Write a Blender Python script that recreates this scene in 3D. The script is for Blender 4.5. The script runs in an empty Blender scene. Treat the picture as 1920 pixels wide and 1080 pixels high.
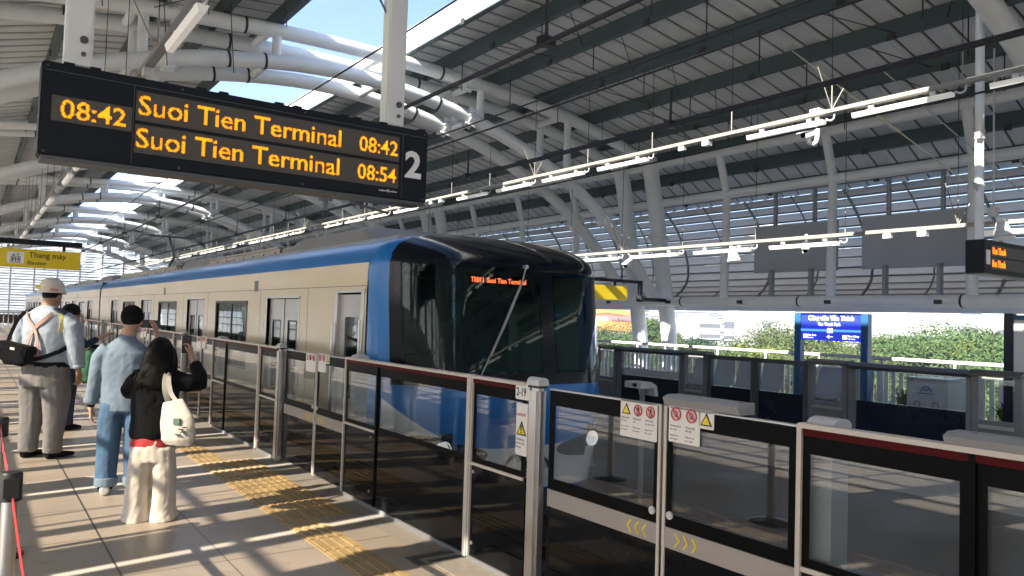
import bpy, bmesh, math, random
from mathutils import Vector, Matrix, Euler, noise
random.seed(7)
SC = bpy.context.scene
COL = SC.collection
PI = math.pi

# ------------------------------------------------------------------ camera, sky, sun, exposure
cam_d = bpy.data.cameras.new("camera")
cam = bpy.data.objects.new("camera", cam_d)
COL.objects.link(cam)
def _cam():
    f = 1437.81
    vy = Vector((-55 - 960, 567 - 540, f)).normalized()
    vx = Vector((3000 - 960, 662 - 540, f)).normalized()
    vx = (vx - vy * vx.dot(vy)).normalized()
    vz = vx.cross(vy)
    def w(c):                      # camera vector (x right, y down, z forward) -> world
        return Vector((vx.dot(c), vy.dot(c), vz.dot(c)))
    r, u, b = w(Vector((1, 0, 0))), w(Vector((0, -1, 0))), w(Vector((0, 0, -1)))
    m = Matrix(((r.x, u.x, b.x, 0), (r.y, u.y, b.y, 0), (r.z, u.z, b.z, 1.65), (0, 0, 0, 1)))
    cam.matrix_world = m
    cam_d.sensor_width = 36
    cam_d.lens = 36 * f / 1920
    cam_d.clip_start = 0.05
    cam_d.clip_end = 6000
_cam()
SC.camera = cam
SUN = Vector((-1, -0.16, 0.70)).normalized()
world = bpy.data.worlds.new("World")
SC.world = world
world.use_nodes = True
nt = world.node_tree
nt.nodes.clear()
sky = nt.nodes.new("ShaderNodeTexSky")
sky.sky_type = 'NISHITA'
sky.sun_disc = False
sky.sun_elevation = math.asin(SUN.z)
sky.sun_rotation = math.atan2(SUN.x, SUN.y)
sky.air_density = 1.0
sky.dust_density = 0.8
sky.ozone_density = 6.0
bg = nt.nodes.new("ShaderNodeBackground")
bg.inputs[1].default_value = 0.08
out = nt.nodes.new("ShaderNodeOutputWorld")
nt.links.new(sky.outputs[0], bg.inputs[0])
nt.links.new(bg.outputs[0], out.inputs[0])
sun_d = bpy.data.lights.new("sun", 'SUN')
sun_d.energy = 5.0
sun_d.angle = math.radians(0.5)
sun_d.color = (1.0, 0.93, 0.82)
sun = bpy.data.objects.new("sun", sun_d)
COL.objects.link(sun)
sun.rotation_euler = (-SUN).to_track_quat('-Z', 'Y').to_euler()
sun.location = (-30, -5, 25)
SC.view_settings.view_transform = 'Standard'
SC.view_settings.look = 'None'
SC.view_settings.exposure = 2.2
SC.view_settings.gamma = 1
SC.cycles.use_denoising = True
SC.cycles.max_bounces = 14
SC.cycles.diffuse_bounces = 10
SC.cycles.glossy_bounces = 4
SC.cycles.transparent_max_bounces = 24
SC.cycles.caustics_reflective = False
SC.cycles.caustics_refractive = False
SC.cycles.sample_clamp_indirect = 6

# ------------------------------------------------------------------ materials
MATS = {}
def principled(name):
    m = bpy.data.materials.new(name)
    m.use_nodes = True
    return m, m.node_tree, m.node_tree.nodes["Principled BSDF"]
def mat(name, col, rough=0.5, metal=0.0, var=0.12, scale=3.0, coat=0.0, bump=0.0, emit=None, es=0.0, spec=None, rvar=0.0):
    if name in MATS:
        return MATS[name]
    m, t, p = principled(name)
    p.inputs["Base Color"].default_value = (*col, 1)
    p.inputs["Roughness"].default_value = rough
    p.inputs["Metallic"].default_value = metal
    if spec is not None:
        p.inputs["Specular IOR Level"].default_value = spec
    if coat:
        p.inputs["Coat Weight"].default_value = coat
        p.inputs["Coat Roughness"].default_value = 0.04
    if var or bump or rvar:
        g = t.nodes.new("ShaderNodeNewGeometry")
        n = t.nodes.new("ShaderNodeTexNoise")
        n.inputs["Scale"].default_value = scale
        n.inputs["Detail"].default_value = 6
        n.inputs["Roughness"].default_value = 0.62
        t.links.new(g.outputs["Position"], n.inputs["Vector"])
        if var:
            r = t.nodes.new("ShaderNodeMapRange")
            r.inputs[1].default_value = 0.25
            r.inputs[2].default_value = 0.75
            r.inputs[3].default_value = 1 - var
            r.inputs[4].default_value = 1 + var
            mx = t.nodes.new("ShaderNodeMix")
            mx.data_type = 'RGBA'
            mx.blend_type = 'MULTIPLY'
            mx.inputs[0].default_value = 1
            mx.inputs[6].default_value = (*col, 1)
            t.links.new(n.outputs[0], r.inputs[0])
            t.links.new(r.outputs[0], mx.inputs[7])
            t.links.new(mx.outputs[2], p.inputs["Base Color"])
        if rvar:
            r2 = t.nodes.new("ShaderNodeMapRange")
            r2.inputs[1].default_value = 0.3
            r2.inputs[2].default_value = 0.7
            r2.inputs[3].default_value = max(0.01, rough - rvar)
            r2.inputs[4].default_value = rough + rvar
            t.links.new(n.outputs[0], r2.inputs[0])
            t.links.new(r2.outputs[0], p.inputs["Roughness"])
        if bump:
            b = t.nodes.new("ShaderNodeBump")
            b.inputs["Strength"].default_value = bump
            b.inputs["Distance"].default_value = 0.02
            t.links.new(n.outputs[0], b.inputs["Height"])
            t.links.new(b.outputs[0], p.inputs["Normal"])
    if emit:
        p.inputs["Emission Color"].default_value = (*emit, 1)
        p.inputs["Emission Strength"].default_value = es
    MATS[name] = m
    return m
def glass(name, tint, f0=0.05, rough=0.0, haze=0.0, hcol=(0.5, 0.55, 0.55)):
    if name in MATS:
        return MATS[name]
    m = bpy.data.materials.new(name)
    m.use_nodes = True
    t = m.node_tree
    t.nodes.clear()
    o = t.nodes.new("ShaderNodeOutputMaterial")
    lw = t.nodes.new("ShaderNodeLayerWeight")
    lw.inputs[0].default_value = 0.5
    pw = t.nodes.new("ShaderNodeMath")
    pw.operation = 'POWER'
    pw.inputs[1].default_value = 5
    t.links.new(lw.outputs["Facing"], pw.inputs[0])
    mr = t.nodes.new("ShaderNodeMapRange")
    mr.inputs[3].default_value = f0
    mr.inputs[4].default_value = 1
    t.links.new(pw.outputs[0], mr.inputs[0])
    tr = t.nodes.new("ShaderNodeBsdfTransparent")
    tr.inputs[0].default_value = (*tint, 1)
    gl = t.nodes.new("ShaderNodeBsdfGlossy")
    gl.inputs["Roughness"].default_value = rough
    mx = t.nodes.new("ShaderNodeMixShader")
    t.links.new(mr.outputs[0], mx.inputs[0])
    src = tr
    if haze:
        df = t.nodes.new("ShaderNodeBsdfDiffuse")
        df.inputs[0].default_value = (*hcol, 1)
        m2 = t.nodes.new("ShaderNodeMixShader")
        m2.inputs[0].default_value = haze
        t.links.new(tr.outputs[0], m2.inputs[1])
        t.links.new(df.outputs[0], m2.inputs[2])
        src = m2
    t.links.new(src.outputs[0], mx.inputs[1])
    t.links.new(gl.outputs[0], mx.inputs[2])
    t.links.new(mx.outputs[0], o.inputs[0])
    MATS[name] = m
    return m

M_STEEL = mat("white_painted_steel", (0.76, 0.79, 0.80), 0.42, var=0.06, scale=2.5)
M_PURLIN = mat("dark_green_grey_steel", (0.055, 0.085, 0.092), 0.5, var=0.2, scale=1.5)
M_DECK = mat("roof_deck_white", (0.68, 0.71, 0.73), 0.55, var=0.1, scale=0.8)
M_DECKGAP = mat("deck_seam_dark", (0.10, 0.10, 0.10), 0.6)
M_STRAP = mat("black_strap", (0.03, 0.035, 0.035), 0.5)
M_WHITE = mat("white_paint", (0.78, 0.78, 0.76), 0.35, var=0.04)
M_LAMP = mat("lamp_diffuser", (0.62, 0.61, 0.58), 0.35, var=0.02, emit=(1.0, 0.97, 0.88), es=0.06)
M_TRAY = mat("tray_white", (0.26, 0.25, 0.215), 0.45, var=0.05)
M_BLADE = mat("louvre_blade_grey", (0.56, 0.57, 0.58), 0.45, var=0.1, scale=1.2)
def _trans(m, col, k):                 # lets daylight glow through a thin plastic sheet
    t = m.node_tree
    p = t.nodes["Principled BSDF"]
    o = t.nodes["Material Output"]
    tl = t.nodes.new("ShaderNodeBsdfTranslucent"); tl.inputs[0].default_value = (*col, 1)
    mx = t.nodes.new("ShaderNodeMixShader"); mx.inputs[0].default_value = k
    t.links.new(p.outputs[0], mx.inputs[1]); t.links.new(tl.outputs[0], mx.inputs[2]); t.links.new(mx.outputs[0], o.inputs[0])
_trans(M_BLADE, (0.80, 0.76, 0.72), 0.62)
M_ZINC = mat("zinc_rib", (0.26, 0.275, 0.29), 0.45, metal=0.2, var=0.12)
M_STAIN = mat("stainless_steel", (0.56, 0.55, 0.53), 0.3, metal=0.9, var=0.03, scale=8, rvar=0.03)
M_ALU = mat("brushed_aluminium", (0.50, 0.50, 0.5), 0.35, metal=0.6, var=0.06, scale=6)
M_BLACK = mat("black_gloss_panel", (0.005, 0.006, 0.008), 0.05, var=0.2, scale=2, spec=0.14, rvar=0.02)
M_BLACKM = mat("black_matt", (0.015, 0.015, 0.017), 0.45, var=0.2)
M_FRIT = mat("black_glass_border", (0.003, 0.0035, 0.004), 0.35, var=0.15, spec=0.06)
M_NAVY = mat("navy_gloss_panel", (0.006, 0.012, 0.024), 0.2, var=0.2)
M_DGREY = mat("dark_grey_metal", (0.10, 0.105, 0.11), 0.4, metal=0.3, var=0.1)
M_MGREY = mat("mid_grey_metal", (0.20, 0.21, 0.22), 0.4, metal=0.2, var=0.1)
M_LGREY = mat("light_grey_plastic", (0.55, 0.56, 0.58), 0.45, var=0.05)
M_RED = mat("dark_red_strip", (0.07, 0.003, 0.004), 0.5, spec=.1)
M_WIRE = mat("black_cable", (0.012, 0.012, 0.013), 0.6, var=0)
M_YEL = mat("sign_yellow", (0.80, 0.60, 0.01), 0.4, var=0.05)
M_INK = mat("black_ink", (0.02, 0.02, 0.02), 0.6, var=0)
M_LED = mat("led_amber", (0.3, 0.12, 0.0), 0.5, var=0, emit=(1.0, 0.42, 0.01), es=0.36)
M_LEDR = mat("led_orange", (0.3, 0.06, 0.0), 0.5, var=0, emit=(1.0, 0.20, 0.01), es=0.5)
M_LEDBG = mat("led_matrix_panel", (0.085, 0.076, 0.064), 0.4, var=0.06, scale=60)
M_GLASS = glass("screen_glass", (0.95, 0.975, 0.975), 0.085, haze=0.004)
M_FGLASS = glass("far_screen_glass", (0.90, 0.93, 0.93), 0.05)
M_TGLASS = glass("train_window_glass", (0.60, 0.68, 0.67), 0.05)
M_CGLASS = glass("cab_windscreen_glass", (0.50, 0.68, 0.68), 0.03)

# ------------------------------------------------------------------ builders
ORG = {}
class MB:
    def __init__(s):
        s.v, s.f, s.m = [], [], []
    def add(s, vs, fs, mi=0):
        b = len(s.v)
        s.v += [Vector(v) for v in vs]
        for f in fs:
            s.f.append([i + b for i in f])
            s.m.append(mi)
        return s
    def box(s, x0, x1, y0, y1, z0, z1, mi=0, c=0.0):
        if x0 > x1: x0, x1 = x1, x0
        if y0 > y1: y0, y1 = y1, y0
        if z0 > z1: z0, z1 = z1, z0
        if c <= 0 or min(x1 - x0, y1 - y0, z1 - z0) < 2.2 * c:
            v = [(x, y, z) for z in (z0, z1) for y in (y0, y1) for x in (x0, x1)]
            return s.add(v, [(0, 2, 3, 1), (4, 5, 7, 6), (0, 1, 5, 4), (2, 6, 7, 3), (0, 4, 6, 2), (1, 3, 7, 5)], mi)
        bm = bmesh.new()
        bmesh.ops.create_cube(bm, size=1)
        for v in bm.verts:
            v.co = Vector(((x0 + x1) / 2 + v.co.x * (x1 - x0), (y0 + y1) / 2 + v.co.y * (y1 - y0), (z0 + z1) / 2 + v.co.z * (z1 - z0)))
        bmesh.ops.bevel(bm, geom=list(bm.edges), offset=c, segments=2, affect='EDGES')
        bm.verts.index_update()
        s.add([v.co.copy() for v in bm.verts], [[v.index for v in f.verts] for f in bm.faces], mi)
        bm.free()
        return s
    def obox(s, c, ax, ay, az, mi=0):        # centre and three half-axis vectors
        c, ax, ay, az = Vector(c), Vector(ax), Vector(ay), Vector(az)
        v = [c + i * ax + j * ay + k * az for k in (-1, 1) for j in (-1, 1) for i in (-1, 1)]
        return s.add(v, [(0, 2, 3, 1), (4, 5, 7, 6), (0, 1, 5, 4), (2, 6, 7, 3), (0, 4, 6, 2), (1, 3, 7, 5)], mi)
    def tube(s, pts, r, n=10, cap=True, mi=0, ry=None):
        pts = [Vector(p) for p in pts]
        rs = r if isinstance(r, (list, tuple)) else [r] * len(pts)
        k = len(pts)
        tg = []
        for i in range(k):
            d = pts[min(i + 1, k - 1)] - pts[max(i - 1, 0)]
            tg.append(d.normalized())
        ref = Vector((0, 0, 1)) if abs(tg[0].z) < 0.9 else Vector((0, 1, 0))
        u = tg[0].cross(ref).normalized()
        b = len(s.v)
        for i in range(k):
            u = (u - tg[i] * u.dot(tg[i])).normalized()
            w = tg[i].cross(u)
            for j in range(n):
                a = 2 * PI * j / n
                rr = rs[i]
                r2 = rr if ry is None else ry[i]
                s.v.append(pts[i] + u * (math.cos(a) * rr) + w * (math.sin(a) * r2))
        for i in range(k - 1):
            for j in range(n):
                j2 = (j + 1) % n
                s.f.append([b + i * n + j, b + i * n + j2, b + (i + 1) * n + j2, b + (i + 1) * n + j])
                s.m.append(mi)
        if cap:
            s.f.append([b + j for j in range(n)][::-1]); s.m.append(mi)
            s.f.append([b + (k - 1) * n + j for j in range(n)]); s.m.append(mi)
        return s
    def prism(s, poly, axis, a, b, mi=0):    # polygon of 2-D points swept along 'x','y','z'
        n = len(poly)
        def P(p, t):
            return {'x': (t, p[0], p[1]), 'y': (p[0], t, p[1]), 'z': (p[0], p[1], t)}[axis]
        return s.add([P(p, a) for p in poly] + [P(p, b) for p in poly],
                     [list(range(n))[::-1], list(range(n, 2 * n))] + [(i, (i + 1) % n, n + (i + 1) % n, n + i) for i in range(n)], mi)
    def grid(s, fn, nu, nv, mi=0, skip=None):
        b = len(s.v)
        for j in range(nv + 1):
            for i in range(nu + 1):
                s.v.append(Vector(fn(i, j)))
        for j in range(nv):
            for i in range(nu):
                if skip and skip(i, j):
                    continue
                s.f.append([b + j * (nu + 1) + i, b + j * (nu + 1) + i + 1, b + (j + 1) * (nu + 1) + i + 1, b + (j + 1) * (nu + 1) + i])
                s.m.append(mi)
        return s
    def disc(s, c, nrm, r, n=20, mi=0, t=0.004):
        c, nrm = Vector(c), Vector(nrm).normalized()
        return s.tube([c, c + nrm * t], r, n, True, mi)
    def ring(s, c, nrm, r, w, n=28, mi=0, t=0.003):
        c, nrm = Vector(c), Vector(nrm).normalized()
        u = nrm.orthogonal().normalized(); q = nrm.cross(u)
        vs, fs = [], []
        for i in range(n):
            d = u * math.cos(2 * PI * i / n) + q * math.sin(2 * PI * i / n)
            vs += [c + d * (r - w), c + d * r, c + d * r + nrm * t, c + d * (r - w) + nrm * t]
        for i in range(n):
            a, b2 = 4 * i, 4 * ((i + 1) % n)
            for k in range(4):
                fs.append((a + k, a + (k + 1) % 4, b2 + (k + 1) % 4, b2 + k))
        return s.add(vs, fs, mi)
    def build_each(s, name, m, parent=None, smooth=False):
        """every separate piece becomes a part of its own"""
        par = list(range(len(s.v)))
        def find(a):
            while par[a] != a:
                par[a] = par[par[a]]; a = par[a]
            return a
        for f in s.f:
            for q in f[1:]:
                par[find(q)] = find(f[0])
        groups = {}
        for f, mi in zip(s.f, s.m):
            groups.setdefault(find(f[0]), []).append((f, mi))
        o = None
        for g in groups.values():
            ids = sorted({i for f, _ in g for i in f}); ix = {q: k for k, q in enumerate(ids)}
            b = MB(); b.v = [s.v[i] for i in ids]; b.f = [[ix[i] for i in f] for f, _ in g]; b.m = [mi for _, mi in g]
            o = b.build(name, m, parent, smooth)
        return o
    def build(s, name, m, parent=None, smooth=False, loc=None, solid=0.0):
        me = bpy.data.meshes.new(name)
        o = Vector(loc) if loc is not None else (ORG.get(parent.name, Vector()) if parent else Vector())
        me.from_pydata([v - o for v in s.v], [], s.f)
        ms = m if isinstance(m, (list, tuple)) else [m]
        for q in ms:
            me.materials.append(q)
        if len(ms) > 1:
            me.polygons.foreach_set("material_index", s.m)
        bm = bmesh.new(); bm.from_mesh(me)
        bmesh.ops.recalc_face_normals(bm, faces=bm.faces)
        bm.to_mesh(me); bm.free()
        if smooth:
            me.polygons.foreach_set("use_smooth", [True] * len(me.polygons))
            me.set_sharp_from_angle(angle=math.radians(40))
        me.update()
        return link(name, me, parent, o)
def link(name, me, parent, o):
    ob = bpy.data.objects.new(name, me)
    COL.objects.link(ob)
    if parent:
        ob.parent = parent
    else:
        ob.location = o
    ORG[ob.name] = Vector(o)
    return ob
def tag(o, label=None, cat=None, group=None, kind=None):
    if label: o["label"] = label
    if cat: o["category"] = cat
    if group: o["group"] = group
    if kind: o["kind"] = kind
    return o
def thing(name, loc, label, cat, group=None, kind=None, rot=0.0):
    o = bpy.data.objects.new(name, None)
    o.empty_display_size = 0.2
    COL.objects.link(o)
    o.location = loc
    o.rotation_euler = (0, 0, rot)
    ORG[o.name] = Vector(loc)
    return tag(o, label, cat, group, kind)
def kids(o):
    return [c for c in bpy.data.objects if c.parent == o]
def copy_tree(o, off=Vector(), parent=None, label=None):
    c = o.copy()
    COL.objects.link(c)
    if parent:
        c.parent = parent
    else:
        c.location = o.location + Vector(off)
    ORG[c.name] = ORG.get(o.name, Vector()) + Vector(off)
    if label:
        c["label"] = label
    for k in KIDS(o):
        copy_tree(k, off, c)
    return c
def KIDS(o):
    return list(o.children)
FRONT = Matrix(((1, 0, 0), (0, 0, -1), (0, 1, 0)))       # text read looking along +y
SIDE = Matrix(((0, 0, -1), (-1, 0, 0), (0, 1, 0)))       # text read looking along +x
def text(body, size, pos, m, parent, name="lettering", R=FRONT, thick=0.0015, ax='LEFT', bold=0.0, sx=1.0, drape=None):
    cu = bpy.data.curves.new("t", 'FONT')
    cu.body = body
    cu.size = size
    cu.align_x = ax
    cu.extrude = thick
    cu.offset = bold
    cu.resolution_u = 3
    ob = bpy.data.objects.new("t", cu)
    COL.objects.link(ob)
    dg = bpy.context.evaluated_depsgraph_get()
    me = bpy.data.meshes.new_from_object(ob.evaluated_get(dg))
    bpy.data.objects.remove(ob)
    bpy.data.curves.remove(cu)
    o = ORG.get(parent.name, Vector()) if parent else Vector()
    for v in me.vertices:
        q = Vector((v.co.x * sx, v.co.y, v.co.z))
        q = R @ q + Vector(pos)
        if drape: q = drape(q)
        v.co = q - o
    me.materials.clear()
    me.materials.append(m)
    me.name = name
    return link(name, me, parent, o)

def interp(tab, x):
    if x <= tab[0][0]:
        a, b = tab[0], tab[1]
    elif x >= tab[-1][0]:
        a, b = tab[-2], tab[-1]
    else:
        for a, b in zip(tab, tab[1:]):
            if a[0] <= x <= b[0]:
                break
    t = (x - a[0]) / (b[0] - a[0])
    return a[1] + (b[1] - a[1]) * t
def catmull(pts, per=6):
    P = [Vector(p) for p in pts]
    P = [2 * P[0] - P[1]] + P + [2 * P[-1] - P[-2]]
    o = []
    for i in range(1, len(P) - 2):
        for k in range(per):
            t = k / per
            a, b, c, d = P[i - 1], P[i], P[i + 1], P[i + 2]
            o.append(0.5 * ((2 * b) + (c - a) * t + (2 * a - 5 * b + 4 * c - d) * t * t + (3 * b - a - 3 * c + d) * t ** 3))
    o.append(P[-2])
    return o

# ------------------------------------------------------------------ ground, platforms, track bed
def tile_material():
    m, t, p = principled("platform_tiles")
    g = t.nodes.new("ShaderNodeNewGeometry")
    sp = t.nodes.new("ShaderNodeSeparateXYZ")
    t.links.new(g.outputs["Position"], sp.inputs[0])
    def mth(op, a, b=None, c=None):
        n = t.nodes.new("ShaderNodeMath"); n.operation = op
        for i, q in enumerate((a, b, c)):
            if q is None: continue
            if isinstance(q, (int, float)): n.inputs[i].default_value = q
            else: t.links.new(q, n.inputs[i])
        return n.outputs[0]
    def line(src, off, pitch, w):
        q = mth('ADD', src, 100 * pitch - off)
        q = mth('MODULO', q, pitch)
        d = mth('MINIMUM', q, mth('SUBTRACT', pitch, q))
        return mth('LESS_THAN', d, w)
    lx = line(sp.outputs[0], 0.84, 1.26, 0.007)
    lx2 = line(sp.outputs[0], 1.47, 1.26, 0.0035)
    ly = line(sp.outputs[1], 7.13, 0.94, 0.0045)
    allm = mth('MAXIMUM', mth('MAXIMUM', lx, lx2), ly)
    # per-tile tone
    ix = mth('FLOOR', mth('DIVIDE', mth('SUBTRACT', sp.outputs[0], 0.84), 0.63))
    iy = mth('FLOOR', mth('DIVIDE', mth('SUBTRACT', sp.outputs[1], 7.13), 0.94))
    cx = t.nodes.new("ShaderNodeCombineXYZ")
    t.links.new(ix, cx.inputs[0]); t.links.new(iy, cx.inputs[1])
    wn = t.nodes.new("ShaderNodeTexWhiteNoise"); wn.noise_dimensions = '2D'
    t.links.new(cx.outputs[0], wn.inputs["Vector"])
    n = t.nodes.new("ShaderNodeTexNoise"); n.inputs["Scale"].default_value = 1.3; n.inputs["Detail"].default_value = 7
    t.links.new(g.outputs["Position"], n.inputs["Vector"])
    n2 = t.nodes.new("ShaderNodeTexNoise"); n2.inputs["Scale"].default_value = 160; n2.inputs["Detail"].default_value = 2
    t.links.new(g.outputs["Position"], n2.inputs["Vector"])
    v = mth('ADD', mth('MULTIPLY', wn.outputs[0], 0.16), mth('MULTIPLY', n.outputs[0], 0.42))
    v = mth('ADD', v, mth('MULTIPLY', n2.outputs[0], 0.22))
    v = mth('ADD', v, 0.60)
    n3 = t.nodes.new("ShaderNodeTexNoise"); n3.inputs["Scale"].default_value = 5.5; n3.inputs["Detail"].default_value = 9; n3.inputs["Roughness"].default_value = .7
    t.links.new(g.outputs["Position"], n3.inputs["Vector"])
    mr3 = t.nodes.new("ShaderNodeMapRange"); mr3.inputs[1].default_value = .56; mr3.inputs[2].default_value = .72; mr3.inputs[3].default_value = 0; mr3.inputs[4].default_value = .26
    t.links.new(n3.outputs[0], mr3.inputs[0])
    v = mth('SUBTRACT', v, mr3.outputs[0])
    mx = t.nodes.new("ShaderNodeMix"); mx.data_type = 'RGBA'; mx.blend_type = 'MULTIPLY'; mx.inputs[0].default_value = 1
    mx.inputs[6].default_value = (0.345, 0.292, 0.238, 1)
    t.links.new(v, mx.inputs[7])
    m2 = t.nodes.new("ShaderNodeMix"); m2.data_type = 'RGBA'
    t.links.new(allm, m2.inputs[0])
    t.links.new(mx.outputs[2], m2.inputs[6])
    m2.inputs[7].default_value = (0.055, 0.05, 0.045, 1)
    t.links.new(m2.outputs[2], p.inputs["Base Color"])
    rr = t.nodes.new("ShaderNodeMapRange")
    rr.inputs[1].default_value = 0.3; rr.inputs[2].default_value = 0.7; rr.inputs[3].default_value = 0.32; rr.inputs[4].default_value = 0.55
    t.links.new(n.outputs[0], rr.inputs[0]); t.links.new(rr.outputs[0], p.inputs["Roughness"])
    b = t.nodes.new("ShaderNodeBump"); b.inputs["Strength"].default_value = 0.5; b.inputs["Distance"].default_value = 0.004; b.invert = True
    t.links.new(allm, b.inputs["Height"]); t.links.new(b.outputs[0], p.inputs["Normal"])
    return m
M_TILE = tile_material()
M_EDGE = mat("platform_edge_stone", (0.27, 0.25, 0.225), 0.5, var=0.12, scale=14)
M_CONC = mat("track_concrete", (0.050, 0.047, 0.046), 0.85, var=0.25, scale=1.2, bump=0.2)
M_RAIL = mat("rail_steel", (0.20, 0.13, 0.09), 0.5, metal=0.4, var=0.3, scale=5)
M_TACT = mat("tactile_yellow", (0.36, 0.255, 0.12), 0.55, var=0.3, scale=4)
M_GROUND = mat("city_ground", (0.46, 0.45, 0.43), 0.9, var=0.4, scale=0.03)
Y0, Y1 = -44.0, 72.0
g = MB().box(-1500, 2500, -1200, 3500, -12.6, -12.0).build("ground", M_GROUND); tag(g, kind="structure")
fl = MB().box(-4.9, 2.66, Y0, Y1, -0.25, 0.0).build("platform_floor", M_TILE); tag(fl, kind="structure")
e = MB().box(2.66, 3.1, Y0, Y1, -0.25, 0.0).build("platform_edge", M_EDGE); tag(e, kind="structure")
fl2 = MB().box(9.5, 14.6, Y0, Y1, -0.25, 0.0).build("platform_floor", M_TILE); tag(fl2, kind="structure")
e2 = MB().box(9.1, 9.5, Y0, Y1, -0.25, 0.0).build("platform_edge", M_EDGE); tag(e2, kind="structure")
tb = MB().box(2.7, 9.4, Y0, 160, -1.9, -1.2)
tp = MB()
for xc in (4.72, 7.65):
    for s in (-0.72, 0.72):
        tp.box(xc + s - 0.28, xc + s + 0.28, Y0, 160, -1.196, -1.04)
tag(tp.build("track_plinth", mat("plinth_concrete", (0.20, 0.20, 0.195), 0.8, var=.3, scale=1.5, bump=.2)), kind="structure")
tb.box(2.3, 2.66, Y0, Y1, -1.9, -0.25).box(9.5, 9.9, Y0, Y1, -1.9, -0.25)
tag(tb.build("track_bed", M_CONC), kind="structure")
for n_, xc in (("near", 4.72), ("far", 7.65)):
    t_ = thing("railway_track", (xc, 30, -1.04), "pair of rusty rails " + ("under the arriving train, nearer the camera" if n_ == "near" else "of the empty far track beyond the train"), "track")
    for s in (-0.72, 0.72):
        b = MB()
        b.box(xc + s - 0.065, xc + s + 0.065, Y0, 160, -1.04, -1.02).box(xc + s - 0.012, xc + s + 0.012, Y0, 160, -1.02, -0.93).box(xc + s - 0.035, xc + s + 0.035, Y0, 160, -0.93, -0.89)
        b.build("rail", M_RAIL, t_)
# yellow guiding strip: ridged tiles
tg = MB()
y = -4.2
while y < 62:
    tg.box(2.07, 2.365, y, y + 0.295, 0.0, 0.006)
    for k in range(4):
        tg.box(2.09 + k * 0.07, 2.125 + k * 0.07, y + 0.012, y + 0.283, 0.006, 0.012)
    if 5.7 < y < 8.55:
        tg.box(2.37, 2.655, y, y + 0.295, 0.0, 0.006)
        for k in range(4):
            tg.box(2.39 + k * 0.068, 2.425 + k * 0.068, y + 0.012, y + 0.283, 0.006, 0.012)
    y += 0.3
tag(tg.build("tactile_paving", M_TACT), kind="structure")
hatch = thing("floor_hatch", (2.72, 4.4, 0), "metal framed access hatch let into the tiles beside the glass screen", "hatch")
hb = MB()
for a, b2 in ((2.5, 2.56), (2.9, 2.95)):
    hb.box(a, b2, 3.2, 4.72, 0.002, 0.008)
hb.box(2.56, 2.9, 4.66, 4.72, 0.002, 0.008).box(2.6, 2.88, 4.56, 4.58, 0.002, 0.010)
hb.build("frame", M_DGREY, hatch)
MB().box(2.61, 2.87, 3.25, 4.53, 0.001, 0.006).build("lid", M_EDGE, hatch)

# ------------------------------------------------------------------ station canopy
UT = [(5.0, 6.54), (6.3, 6.51), (7.3, 6.47), (8.0, 6.42), (9.2, 6.33), (10.2, 6.2), (11.26, 6.03), (12.36, 5.75), (13.2, 5.45)]
LT = [(5.3, 6.08), (6.36, 6.0), (7.14, 5.88), (7.95, 5.74), (8.83, 5.5), (9.78, 5.14), (10.53, 4.8), (11.45, 4.33), (12.3, 3.66), (12.8, 3.12), (13.45, 2.2)]
def mir(tab): return [(10.6 - x, z) for x, z in tab[::-1] if x > 5.45] + tab
UT, LT = mir(UT), mir(LT)
def smooth(tab):                       # even out the curve so the tubes bend smoothly
    xs = [tab[0][0] + (tab[-1][0] - tab[0][0]) * i / 60 for i in range(61)]
    zs = [interp(tab, x) for x in xs]
    for _ in range(14):
        zs = [zs[0]] + [(zs[i - 1] + 2 * zs[i] + zs[i + 1]) / 4 for i in range(1, 60)] + [zs[-1]]
    return list(zip(xs, zs))[::2]
UT, LT = smooth(UT), smooth(LT)
def U(x): return interp(UT, x)
def Lw(x): return interp(LT, x)
canopy = thing("station_canopy", (5.3, 30, 0), "white tubular steel arched station roof with grey ribbed deck and open skylight strip", "station roof")
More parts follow.
